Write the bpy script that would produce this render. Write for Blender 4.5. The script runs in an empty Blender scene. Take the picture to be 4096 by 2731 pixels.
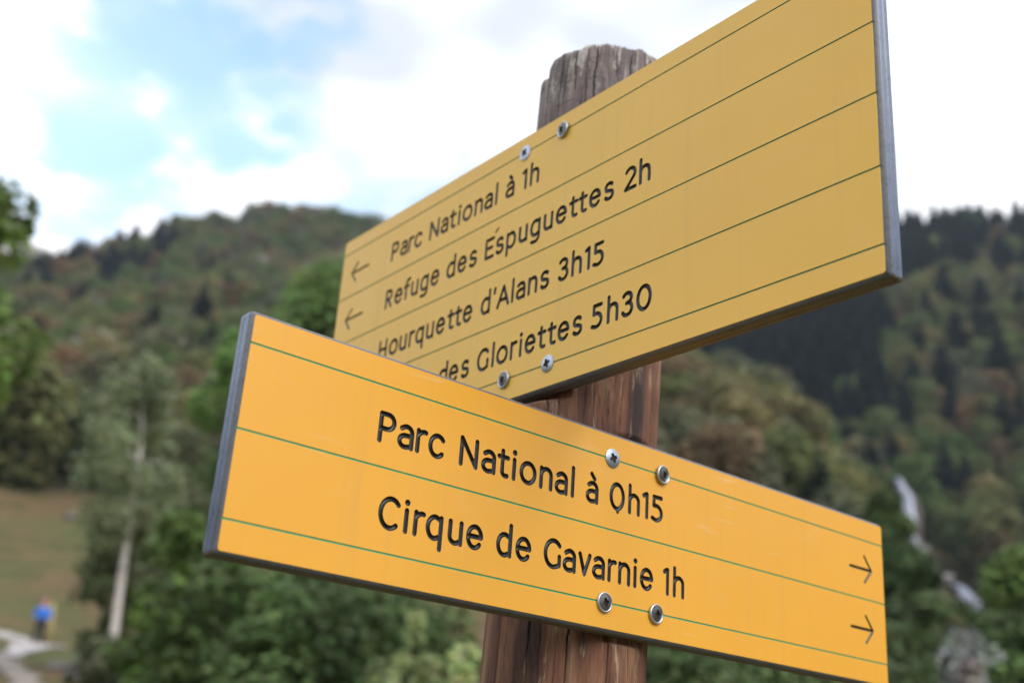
import bpy, math, random
import numpy as np
from mathutils import Matrix, Vector, noise
from mathutils.geometry import delaunay_2d_cdt

R = math.radians
scn = bpy.context.scene
COL = scn.collection

# ------------------------------------------------------------------ camera
FPX = 4664.84 * 2352 / 4096          # focal length in pixels of a 2352 px wide picture
cd = bpy.data.cameras.new("camera")
cam = bpy.data.objects.new("camera", cd)
COL.objects.link(cam)
M3 = np.array([[0.99724655, -0.02718527, 0.06899484],
               [-0.07415744, -0.36557911, 0.92782142],
               [0.0, 0.93038319, 0.3665885]]).T
# M3 columns are right, up, forward in world space
rt, up_, fw = Vector(M3[:, 0]), Vector(M3[:, 1]), Vector(M3[:, 2])
mat = Matrix((( rt.x, up_.x, -fw.x, 0), (rt.y, up_.y, -fw.y, 0), (rt.z, up_.z, -fw.z, 0), (0, 0, 0, 1)))
cam.matrix_world = mat
cd.sensor_width = 36.0
cd.lens = 4664.84 / 4096 * 36
cd.clip_start = 0.05
cd.clip_end = 20000
cd.dof.use_dof = True
cd.dof.focus_distance = 0.74
cd.dof.aperture_fstop = 5.8
cd.dof.aperture_blades = 0
scn.camera = cam


def ray(px, py):
    """direction (dx, dy, dz) through a point of the 2352 px wide picture, scaled to unit horizontal length"""
    d = M3 @ np.array([(px - 1176) / FPX, -(py - 784.1) / FPX, 1.0])
    return d / math.hypot(d[0], d[1])


def project(P):
    """world points (n,3) -> pixel coordinates of the 2352 px wide picture and depth"""
    q = np.asarray(P) @ M3
    return 1176 + FPX * q[..., 0] / q[..., 2], 784.1 - FPX * q[..., 1] / q[..., 2], q[..., 2]


# ------------------------------------------------------------------ world: nishita sky under broken bright cloud
SUN_DIR = Vector((0.62, -0.60, 0.80)).normalized()
world = bpy.data.worlds.new("World")
scn.world = world
world.use_nodes = True
wn, wl = world.node_tree.nodes, world.node_tree.links
wn.clear()


def N(tree, kind, **kw):
    n = tree.nodes.new(kind)
    for k, v in kw.items():
        if k.startswith('i_'):
            key = k[2:]
            n.inputs[int(key) if key.isdigit() else key.replace('_', ' ')].default_value = v
        else:
            setattr(n, k, v)
    return n


def L(tree, a, b):
    tree.links.new(a, b)


def math_node(tree, op, a=None, b=None, va=None, vb=None, clamp=False):
    n = tree.nodes.new('ShaderNodeMath')
    n.operation = op
    n.use_clamp = clamp
    if a is not None: tree.links.new(a, n.inputs[0])
    if b is not None: tree.links.new(b, n.inputs[1])
    if va is not None: n.inputs[0].default_value = va
    if vb is not None: n.inputs[1].default_value = vb
    return n.outputs[0]


wt = world.node_tree
tc = N(wt, 'ShaderNodeTexCoord')
sky = N(wt, 'ShaderNodeTexSky', sky_type='NISHITA', sun_disc=False)
sky.sun_elevation = math.asin(SUN_DIR.z)
sky.sun_rotation = math.atan2(SUN_DIR.x, SUN_DIR.y)
sky.altitude = 1400
sky.air_density = 1.0
sky.dust_density = 1.2
bg_sky = N(wt, 'ShaderNodeBackground', i_Strength=0.15)
skc = N(wt, 'ShaderNodeMix', data_type='RGBA', blend_type='MULTIPLY')
skc.inputs[0].default_value = 1.0
skc.inputs[7].default_value = (1.22, 1.40, 1.26, 1)
L(wt, sky.outputs[0], skc.inputs[6])
L(wt, skc.outputs[2], bg_sky.inputs[0])
# cloud field on a flat layer high above: direction / (z + k)
sep = N(wt, 'ShaderNodeSeparateXYZ')
L(wt, tc.outputs['Generated'], sep.inputs[0])
zz = math_node(wt, 'MAXIMUM', sep.outputs[2], vb=0.0)
zz = math_node(wt, 'ADD', zz, vb=0.22)
px_ = math_node(wt, 'DIVIDE', sep.outputs[0], zz)
py_ = math_node(wt, 'DIVIDE', sep.outputs[1], zz)
comb = N(wt, 'ShaderNodeCombineXYZ')
L(wt, px_, comb.inputs[0]); L(wt, py_, comb.inputs[1])


def sky_plane(px, py):
    d = M3 @ np.array([(px - 1176) / FPX, -(py - 784.1) / FPX, 1.0])
    d /= np.linalg.norm(d)
    return (d[0] / (d[2] + .22), d[1] / (d[2] + .22), 0)


warp = N(wt, 'ShaderNodeTexNoise', i_Scale=4.5, i_Detail=4.0, i_Roughness=0.55)
L(wt, comb.outputs[0], warp.inputs['Vector'])
wsub = N(wt, 'ShaderNodeVectorMath', operation='SUBTRACT'); wsub.inputs[1].default_value = (.5, .5, .5)
L(wt, warp.outputs['Color'], wsub.inputs[0])
wsc = N(wt, 'ShaderNodeVectorMath', operation='SCALE'); wsc.inputs['Scale'].default_value = 0.22
L(wt, wsub.outputs[0], wsc.inputs[0])
wadd = N(wt, 'ShaderNodeVectorMath', operation='ADD')
L(wt, comb.outputs[0], wadd.inputs[0]); L(wt, wsc.outputs[0], wadd.inputs[1])
flat = N(wt, 'ShaderNodeVectorMath', operation='MULTIPLY'); flat.inputs[1].default_value = (1, 1, 0)
L(wt, wadd.outputs[0], flat.inputs[0])
# gaps of blue between the clouds (px, py, radius px, strength)
holes = [(400, 150, 300, 1.0), (260, 60, 170, .9), (560, 340, 190, 1.0), (190, 330, 230, 1.0), (640, 40, 130, .85), (270, 440, 130, .9),
         (860, 480, 120, .7), (60, 250, 170, .8), (770, 400, 110, .5), (110, 470, 110, .8), (640, 330, 110, .8), (520, 200, 200, .9), (330, 330, 200, .9),
         (-700, -500, 700, .8), (2900, -900, 500, .6), (700, -1100, 450, .6)]
acc = None
for hx, hy, hr, hs in holes:
    c = sky_plane(hx, hy)
    ex, ey = sky_plane(hx + hr, hy), sky_plane(hx, hy + hr)
    rad = 0.5 * (math.dist(c, ex) + math.dist(c, ey))
    dn = N(wt, 'ShaderNodeVectorMath', operation='DISTANCE')
    dn.inputs[1].default_value = c
    L(wt, flat.outputs[0], dn.inputs[0])
    mr = N(wt, 'ShaderNodeMapRange', interpolation_type='SMOOTHSTEP')
    mr.inputs['From Min'].default_value = rad * 1.25
    mr.inputs['From Max'].default_value = rad * 0.35
    mr.inputs['To Min'].default_value = 0.0
    mr.inputs['To Max'].default_value = hs
    L(wt, dn.outputs['Value'], mr.inputs['Value'])
    acc = mr.outputs[0] if acc is None else math_node(wt, 'MAXIMUM', acc, mr.outputs[0])
wisp = N(wt, 'ShaderNodeTexNoise', i_Scale=9.0, i_Detail=5.0, i_Roughness=0.5)
L(wt, comb.outputs[0], wisp.inputs['Vector'])
wr = N(wt, 'ShaderNodeMapRange', interpolation_type='SMOOTHSTEP')
wr.inputs['From Min'].default_value = 0.47; wr.inputs['From Max'].default_value = 0.70
wr.inputs['To Min'].default_value = 0.0; wr.inputs['To Max'].default_value = 0.95
L(wt, wisp.outputs['Fac'], wr.inputs['Value'])
gap = math_node(wt, 'SUBTRACT', acc, wr.outputs[0], clamp=True)
gap = math_node(wt, 'MULTIPLY', gap, vb=.83)
cover = math_node(wt, 'SUBTRACT', None, gap, va=1.0, clamp=True)
# cloud brightness varies softly, some undersides a little grey-lilac
shade = N(wt, 'ShaderNodeTexNoise', i_Scale=2.2, i_Detail=3.0)
L(wt, comb.outputs[0], shade.inputs['Vector'])
cr = N(wt, 'ShaderNodeValToRGB')
cr.color_ramp.elements[0].position = .42; cr.color_ramp.elements[0].color = (0.43, 0.46, 0.52, 1)
cr.color_ramp.elements[1].position = .64; cr.color_ramp.elements[1].color = (1.0, 1.0, 1.0, 1)
L(wt, shade.outputs['Fac'], cr.inputs['Fac'])
bg_cloud = N(wt, 'ShaderNodeBackground', i_Strength=0.84)
L(wt, cr.outputs[0], bg_cloud.inputs[0])
mix = N(wt, 'ShaderNodeMixShader')
L(wt, cover, mix.inputs[0]); L(wt, bg_sky.outputs[0], mix.inputs[1]); L(wt, bg_cloud.outputs[0], mix.inputs[2])
wo = N(wt, 'ShaderNodeOutputWorld')
L(wt, mix.outputs[0], wo.inputs[0])

sd = bpy.data.lights.new("sun", 'SUN')
sd.energy = 0.95
sd.angle = R(38)
sd.color = (1.0, 0.95, 0.88)
sun = bpy.data.objects.new("sun", sd)
COL.objects.link(sun)
sun.rotation_euler = (-SUN_DIR).to_track_quat('-Z', 'Y').to_euler()
sun.location = (2, -2, 6)

scn.view_settings.view_transform = 'Standard'
scn.view_settings.look = 'None'
scn.view_settings.exposure = 1.30
scn.view_settings.gamma = 1.0
scn.view_settings.use_curve_mapping = False
scn.render.engine = 'CYCLES'
scn.cycles.use_denoising = True
try:
    scn.cycles.denoiser = 'OPENIMAGEDENOISE'
    scn.cycles.denoising_input_passes = 'RGB_ALBEDO_NORMAL'
except Exception:
    pass
scn.cycles.use_adaptive_sampling = False
scn.cycles.max_bounces = 5
scn.cycles.diffuse_bounces = 3
scn.cycles.glossy_bounces = 2
scn.cycles.transmission_bounces = 3
scn.cycles.transparent_max_bounces = 4
scn.cycles.volume_bounces = 0
scn.cycles.sample_clamp_indirect = 6


# ------------------------------------------------------------------ materials
def new_mat(name):
    m = bpy.data.materials.new(name)
    m.use_nodes = True
    t = m.node_tree
    b = t.nodes['Principled BSDF']
    return m, t, b


def ramp(t, fac, stops):
    r = t.nodes.new('ShaderNodeValToRGB')
    e = r.color_ramp.elements
    while len(e) < len(stops): e.new(0.5)
    for k, (p, c) in enumerate(stops):
        e[k].position = p
        e[k].color = (*c, 1)
    t.links.new(fac, r.inputs[0])
    return r.outputs[0]


def noise_tex(t, vec, scale, detail=3.0, rough=.5, dist=0.0):
    n = t.nodes.new('ShaderNodeTexNoise')
    n.inputs['Scale'].default_value = scale
    n.inputs['Detail'].default_value = detail
    n.inputs['Roughness'].default_value = rough
    n.inputs['Distortion'].default_value = dist
    if vec is not None: t.links.new(vec, n.inputs['Vector'])
    return n.outputs['Fac']


def obj_vec(t, scale=(1, 1, 1)):
    c = t.nodes.new('ShaderNodeTexCoord')
    m = t.nodes.new('ShaderNodeMapping')
    m.inputs['Scale'].default_value = scale
    t.links.new(c.outputs['Object'], m.inputs['Vector'])
    return m.outputs[0]


def mixc(t, fac, a, b, mode='MIX'):
    m = t.nodes.new('ShaderNodeMix')
    m.data_type = 'RGBA'
    m.blend_type = mode
    for s, v in ((m.inputs[0], fac), (m.inputs[6], a), (m.inputs[7], b)):
        if isinstance(v, (int, float)): s.default_value = v
        elif isinstance(v, tuple): s.default_value = (*v, 1)
        else: t.links.new(v, s)
    return m.outputs[2]


def bump(t, b, h, strength, dist):
    n = t.nodes.new('ShaderNodeBump')
    n.inputs['Strength'].default_value = strength
    n.inputs['Distance'].default_value = dist
    t.links.new(h, n.inputs['Height'])
    t.links.new(n.outputs[0], b.inputs['Normal'])


def mat_yellow(name, base, seed):
    m, t, b = new_mat(name)
    v = obj_vec(t)
    lv = t.nodes.new('ShaderNodeMapping'); lv.inputs['Location'].default_value = (seed, seed * 2, 0)
    t.links.new(v, lv.inputs['Vector']); v = lv.outputs[0]
    big = noise_tex(t, v, 9.0, 3)
    c = mixc(t, big, tuple(x * .94 for x in base), tuple(min(1, x * 1.04) for x in base))
    # pale scuffs, long in one direction
    sv = obj_vec(t, (14, 1, 160))
    sm = t.nodes.new('ShaderNodeMapping'); sm.inputs['Rotation'].default_value = (0, R(7), 0); sm.inputs['Location'].default_value = (seed, 0, 1)
    t.links.new(sv, sm.inputs['Vector'])
    scr = noise_tex(t, sm.outputs[0], 1.0, 4, .6)
    area = noise_tex(t, v, 14.0, 2)
    s1 = math_node(t, 'SUBTRACT', scr, vb=.60)
    s1 = math_node(t, 'MULTIPLY', s1, vb=9.0, clamp=True)
    s2 = math_node(t, 'SUBTRACT', area, vb=.53)
    s2 = math_node(t, 'MULTIPLY', s2, vb=7.0, clamp=True)
    sc = math_node(t, 'MULTIPLY', s1, s2)
    sc = math_node(t, 'MULTIPLY', sc, vb=.5)
    c = mixc(t, sc, c, (.86, .62, .34))
    spk = noise_tex(t, v, 260.0, 1)
    sp = math_node(t, 'SUBTRACT', spk, vb=.80)
    sp = math_node(t, 'MULTIPLY', sp, vb=8.0, clamp=True)
    c = mixc(t, sp, c, (.30, .17, .06))
    # faint vertical rain streaks and grime
    dv = obj_vec(t, (70, 1, 3.5))
    dr = math_node(t, 'SUBTRACT', noise_tex(t, dv, 1.0, 4, .6), vb=.56); dr = math_node(t, 'MULTIPLY', dr, vb=4.0, clamp=True)
    dr = math_node(t, 'MULTIPLY', dr, vb=.22)
    c = mixc(t, dr, c, (.55, .33, .12))
    blot = math_node(t, 'SUBTRACT', noise_tex(t, v, 22, 5, .6), vb=.58); blot = math_node(t, 'MULTIPLY', blot, vb=5.0, clamp=True)
    blot = math_node(t, 'MULTIPLY', blot, vb=.25)
    c = mixc(t, blot, c, (.90, .56, .20))
    t.links.new(c, b.inputs['Base Color'])
    rg = noise_tex(t, v, 30.0, 3)
    rr = math_node(t, 'MULTIPLY', rg, vb=.16)
    rr = math_node(t, 'ADD', rr, vb=.30)
    t.links.new(rr, b.inputs['Roughness'])
    b.inputs['IOR'].default_value = 1.48
    fine = noise_tex(t, v, 900.0, 2)
    bump(t, b, fine, .06, .0004)
    return m


def mat_core(name, base, rough=.5):
    """weathered grey-black resin core at the board's edge"""
    m, t, b = new_mat(name)
    v = obj_vec(t, (1, 1, 1))
    n1 = noise_tex(t, v, 60, 4, .6)
    n2 = noise_tex(t, v, 420, 2)
    f = math_node(t, 'MULTIPLY', n1, n2)
    c = ramp(t, f, [(.10, tuple(x * .6 for x in base)), (.20, tuple(x * .95 for x in base)), (.45, tuple(min(1, x * 1.2) for x in base))])
    t.links.new(c, b.inputs['Base Color'])
    b.inputs['Roughness'].default_value = rough
    bump(t, b, n2, .2, .0005)
    return m


def mat_simple(name, col, rough=.6, metal=0.0, var=.12, nscale=20, bumpd=0):
    m, t, b = new_mat(name)
    v = obj_vec(t)
    n = noise_tex(t, v, nscale, 4, .6)
    c = mixc(t, n, tuple(x * (1 - var) for x in col), tuple(min(1, x * (1 + var)) for x in col))
    t.links.new(c, b.inputs['Base Color'])
    b.inputs['Roughness'].default_value = rough
    b.inputs['Metallic'].default_value = metal
    if bumpd: bump(t, b, n, .5, bumpd)
    return m


def mat_foliage(name, tints, trans=.38, objrand=True):
    """leaf colour = tint (chosen per plant) x light/dark variation stored per leaf"""
    m, t, b = new_mat(name)
    at = t.nodes.new('ShaderNodeAttribute'); at.attribute_name = 'leafcol'
    if objrand:
        oi = t.nodes.new('ShaderNodeObjectInfo')
        k = len(tints)
        c = ramp(t, oi.outputs['Random'], [((i + .5) / k, c) for i, c in enumerate(tints)])
        c = mixc(t, 1.0, c, at.outputs['Color'], 'MULTIPLY')
    else:
        c = at.outputs['Color']
    t.links.new(c, b.inputs['Base Color'])
    b.inputs['Roughness'].default_value = .6
    b.inputs['Specular IOR Level'].default_value = .25
    tr = t.nodes.new('ShaderNodeBsdfTranslucent')
    t.links.new(c, tr.inputs[0])
    mx = t.nodes.new('ShaderNodeMixShader'); mx.inputs[0].default_value = trans
    out = [n for n in t.nodes if n.type == 'OUTPUT_MATERIAL'][0]
    t.links.new(b.outputs[0], mx.inputs[1]); t.links.new(tr.outputs[0], mx.inputs[2]); t.links.new(mx.outputs[0], out.inputs[0])
    return m


def mat_post():
    m, t, b = new_mat('treated_wood')
    v = obj_vec(t, (1, 1, .085))
    v2 = obj_vec(t, (1, 1, .05))
    v3 = obj_vec(t)
    g = noise_tex(t, v, 150, 8, .75, .8)          # fine grain
    g2 = noise_tex(t, v2, 420, 5, .65)
    v4 = obj_vec(t, (1, 1, .22))
    big = noise_tex(t, v4, 34, 5, .6, .6)
    patch = noise_tex(t, v4, 38, 5, .7, 1.2)
    c = ramp(t, big, [(.34, (.045, .024, .022)), (.46, (.130, .056, .036)), (.55, (.215, .092, .050)), (.66, (.33, .20, .12))])
    fine = ramp(t, g, [(.34, (.35, .33, .33)), (.47, (.92, .92, .92)), (.62, (1.12, 1.1, 1.08)), (.74, (1.7, 1.6, 1.5))])
    c = mixc(t, 1.0, c, fine, 'MULTIPLY')
    hair = noise_tex(t, v2, 95, 3, .5, .3)
    hr_ = math_node(t, 'SUBTRACT', hair, vb=.5); hr_ = math_node(t, 'ABSOLUTE', hr_)
    hr_ = math_node(t, 'SUBTRACT', None, math_node(t, 'MULTIPLY', hr_, vb=90.0), va=1.0, clamp=True)
    hz = math_node(t, 'SUBTRACT', noise_tex(t, v3, 22, 2), vb=.50); hz = math_node(t, 'MULTIPLY', hz, vb=9.0, clamp=True)
    hr_ = math_node(t, 'MULTIPLY', hr_, hz)
    c = mixc(t, hr_, c, (.012, .008, .007))
    # pale raw splinters
    p = math_node(t, 'SUBTRACT', patch, vb=.565); p = math_node(t, 'MULTIPLY', p, vb=12.0, clamp=True)
    q = math_node(t, 'SUBTRACT', g2, vb=.45); q = math_node(t, 'MULTIPLY', q, vb=8.0, clamp=True)
    pq = math_node(t, 'MULTIPLY', p, q)
    c = mixc(t, pq, c, (.52, .38, .24))
    # grey weathering towards the exposed head of the post
    s = t.nodes.new('ShaderNodeSeparateXYZ'); t.links.new(v3, s.inputs[0])
    w = t.nodes.new('ShaderNodeMapRange')
    w.inputs['From Min'].default_value = 2.04; w.inputs['From Max'].default_value = 2.15
    w.inputs['To Min'].default_value = 0.0; w.inputs['To Max'].default_value = .82
    t.links.new(s.outputs[2], w.inputs['Value'])
    grey = ramp(t, g, [(.34, (.05, .035, .035)), (.48, (.19, .16, .165)), (.58, (.29, .25, .24)), (.66, (.62, .56, .50))])
    c = mixc(t, w.outputs[0], c, grey)
    fl = noise_tex(t, obj_vec(t, (1, 1, .30)), 105, 3, .6)
    fl = math_node(t, 'SUBTRACT', fl, vb=.545); fl = math_node(t, 'MULTIPLY', fl, vb=22.0, clamp=True)
    rim = t.nodes.new('ShaderNodeMapRange')
    rim.inputs['From Min'].default_value = 2.13; rim.inputs['From Max'].default_value = 2.175
    t.links.new(s.outputs[2], rim.inputs['Value'])
    fl = math_node(t, 'MULTIPLY', fl, rim.outputs[0]); fl = math_node(t, 'MULTIPLY', fl, vb=.8)
    c = mixc(t, fl, c, (.60, .55, .50))
    at = t.nodes.new('ShaderNodeAttribute'); at.attribute_name = 'crack'
    chk = noise_tex(t, obj_vec(t, (1, 1, 2.2)), 55, 2, .5)
    ck = math_node(t, 'SUBTRACT', chk, vb=.5); ck = math_node(t, 'ABSOLUTE', ck)
    ck = math_node(t, 'SUBTRACT', None, math_node(t, 'MULTIPLY', ck, vb=55.0), va=1.0, clamp=True)
    ck = math_node(t, 'MULTIPLY', ck, w.outputs[0])
    c = mixc(t, ck, c, (.035, .028, .028))
    c = mixc(t, at.outputs['Fac'], c, (.012, .008, .007))
    t.links.new(c, b.inputs['Base Color'])
    b.inputs['Roughness'].default_value = .62
    b.inputs['Specular IOR Level'].default_value = .35
    h = math_node(t, 'ADD', g, g2)
    bump(t, b, h, .7, .0018)
    return m


def mat_ground():
    m, t, b = new_mat('meadow_and_forest_floor')
    c3 = t.nodes.new('ShaderNodeTexCoord'); v = c3.outputs['Object']
    n1 = noise_tex(t, v, .06, 4, .55)
    n2 = noise_tex(t, v, .35, 5, .6)
    n3 = noise_tex(t, v, 2.2, 5, .7)
    grass = ramp(t, n2, [(.34, (.055, .062, .030)), (.45, (.105, .088, .040)), (.55, (.165, .105, .058)), (.66, (.11, .088, .046))])
    n1s = math_node(t, 'SUBTRACT', n1, vb=.45); n1s = math_node(t, 'MULTIPLY', n1s, vb=5.0, clamp=True)
    grass = mixc(t, n1s, grass, (.095, .105, .040), 'MIX')
    grass = mixc(t, .5, grass, mixc(t, n3, (.35, .35, .35), (1.5, 1.5, 1.5)), 'MULTIPLY')
    floor = ramp(t, n2, [(.3, (.028, .030, .016)), (.7, (.075, .062, .034))])
    at = t.nodes.new('ShaderNodeAttribute'); at.attribute_name = 'forest'
    c = mixc(t, at.outputs['Fac'], grass, floor)
    t.links.new(c, b.inputs['Base Color'])
    b.inputs['Roughness'].default_value = .9
    b.inputs['Specular IOR Level'].default_value = .1
    bump(t, b, n3, .6, .15)
    return m


def mat_birch():
    m, t, b = new_mat('birch_bark')
    v = obj_vec(t, (3, 3, 9))
    n = noise_tex(t, v, 1.6, 4, .6)
    c = ramp(t, n, [(.30, (.14, .12, .10)), (.38, (.55, .50, .46)), (.7, (.72, .68, .64))])
    t.links.new(c, b.inputs['Base Color'])
    b.inputs['Roughness'].default_value = .7
    return m


def mat_rock(name, a, c2):
    m, t, b = new_mat(name)
    v = obj_vec(t)
    n = noise_tex(t, v, 2.5, 6, .65)
    t.links.new(ramp(t, n, [(.3, a), (.7, c2)]), b.inputs['Base Color'])
    b.inputs['Roughness'].default_value = .9
    bump(t, b, n, .6, .1)
    return m


# ------------------------------------------------------------------ object helpers
def tag(o, label=None, category=None, group=None, kind=None):
    if label: o['label'] = label
    if category: o['category'] = category
    if group: o['group'] = group
    if kind: o['kind'] = kind
    return o


def mesh_np(name, verts, loops, sizes, mats, mi=None, smooth=False, col=None, attr=None):
    me = bpy.data.meshes.new(name)
    verts = np.asarray(verts, dtype=np.float32)
    loops = np.asarray(loops, dtype=np.int32)
    sizes = np.asarray(sizes, dtype=np.int32)
    me.vertices.add(len(verts)); me.vertices.foreach_set('co', verts.ravel())
    me.loops.add(len(loops)); me.loops.foreach_set('vertex_index', loops)
    me.polygons.add(len(sizes))
    me.polygons.foreach_set('loop_start', np.concatenate([[0], np.cumsum(sizes)[:-1]]).astype(np.int32))
    me.polygons.foreach_set('loop_total', sizes)
    for m in mats: me.materials.append(m)
    if mi is not None: me.polygons.foreach_set('material_index', np.asarray(mi, dtype=np.int32))
    if smooth: me.polygons.foreach_set('use_smooth', np.ones(len(sizes), dtype=bool))
    if col is not None:
        a = me.attributes.new('leafcol', 'FLOAT_COLOR', 'POINT')
        a.data.foreach_set('color', np.asarray(col, dtype=np.float32).ravel())
    if attr is not None:
        a = me.attributes.new(attr[0], 'FLOAT', 'POINT')
        a.data.foreach_set('value', np.asarray(attr[1], dtype=np.float32))
    me.update(calc_edges=True)
    return me


def link(name, me, parent=None, matrix=None):
    o = bpy.data.objects.new(name, me)
    COL.objects.link(o)
    if parent is not None: o.parent = parent
    if matrix is not None: o.matrix_world = matrix
    return o


class MB:
    """collects polygons for one mesh"""
    def __init__(s): s.v = []; s.f = []; s.m = []

    def add(s, vs, fs, m=0):
        k = len(s.v); s.v += [tuple(p) for p in vs]
        s.f += [tuple(i + k for i in f) for f in fs]; s.m += [m] * len(fs)

    def box(s, a, b, m=0):
        x0, y0, z0 = a; x1, y1, z1 = b
        s.add([(x0, y0, z0), (x1, y0, z0), (x1, y1, z0), (x0, y1, z0), (x0, y0, z1), (x1, y0, z1), (x1, y1, z1), (x0, y1, z1)],
              [(3, 2, 1, 0), (4, 5, 6, 7), (0, 1, 5, 4), (1, 2, 6, 5), (2, 3, 7, 6), (3, 0, 4, 7)], m)

    def tube(s, pts, rads, n=8, m=0, cap=True):
        pts = [Vector(p) for p in pts]
        rings = []
        ax = None
        for i, p in enumerate(pts):
            d = (pts[min(i + 1, len(pts) - 1)] - pts[max(i - 1, 0)]).normalized()
            if ax is None: ax = d.orthogonal().normalized()
            ax = (ax - d * ax.dot(d)).normalized(); bx = d.cross(ax)
            rings.append([p + (ax * math.cos(2 * math.pi * j / n) + bx * math.sin(2 * math.pi * j / n)) * rads[i] for j in range(n)])
        vs = [q for r in rings for q in r]
        fs = [(i * n + j, i * n + (j + 1) % n, (i + 1) * n + (j + 1) % n, (i + 1) * n + j) for i in range(len(pts) - 1) for j in range(n)]
        if cap:
            fs.append(tuple(range(n - 1, -1, -1))); fs.append(tuple(range((len(pts) - 1) * n, len(pts) * n)))
        s.add(vs, fs, m)

    def mesh(s, name, mats, smooth=False):
        return mesh_np(name, s.v, [i for f in s.f for i in f], [len(f) for f in s.f], mats, s.m, smooth)


# ================================================================== THE SIGN BOARDS
S_ = 0.001   # board drawings are in millimetres: x along the board, y up from the top edge of the yellow face (negative is down)
YEL_LOW = mat_yellow('yellow_laminate_bright', (.88, .43, .045), 0.0)
YEL_UP = mat_yellow('yellow_laminate', (.92, .55, .085), 5.0)
GROOVE = mat_simple('engraved_black', (.016, .015, .016), .34, var=.3, nscale=300)
GREEN = mat_simple('engraved_green', (.04, .33, .14), .5, var=.1, nscale=200)
GREEN_DULL = mat_simple('weathered_green', (.075, .20, .075), .6, var=.2, nscale=200)
CORE = mat_core('sky_tinted_resin_core', (.175, .220, .335), .42)  # blue of the reflected sky is painted into this base colour
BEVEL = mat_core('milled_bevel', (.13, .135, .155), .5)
UNDER = mat_core('brown_underside', (.17, .145, .125), .6)  # browner base for the faces along the board's lower edge
STEEL = mat_simple('zinc_plated_steel', (.42, .46, .54), .33, metal=.9, var=.12, nscale=400, bumpd=.0002)
STEEL_OLD = mat_simple('dull_zinc_steel', (.16, .155, .15), .40, metal=.85, var=.25, nscale=500, bumpd=.0002)
STEEL_CUP = mat_simple('washer_steel', (.48, .50, .54), .36, metal=.85, var=.2, nscale=500)
PIT = mat_simple('screw_recess', (.035, .025, .02), .6, metal=.3, var=.3, nscale=500)


def arc(cx, cy, rx, ry, a0, a1, n=14):
    return [(cx + rx * math.cos(R(a0 + (a1 - a0) * i / n)), cy + ry * math.sin(R(a0 + (a1 - a0) * i / n))) for i in range(n + 1)]


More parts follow.
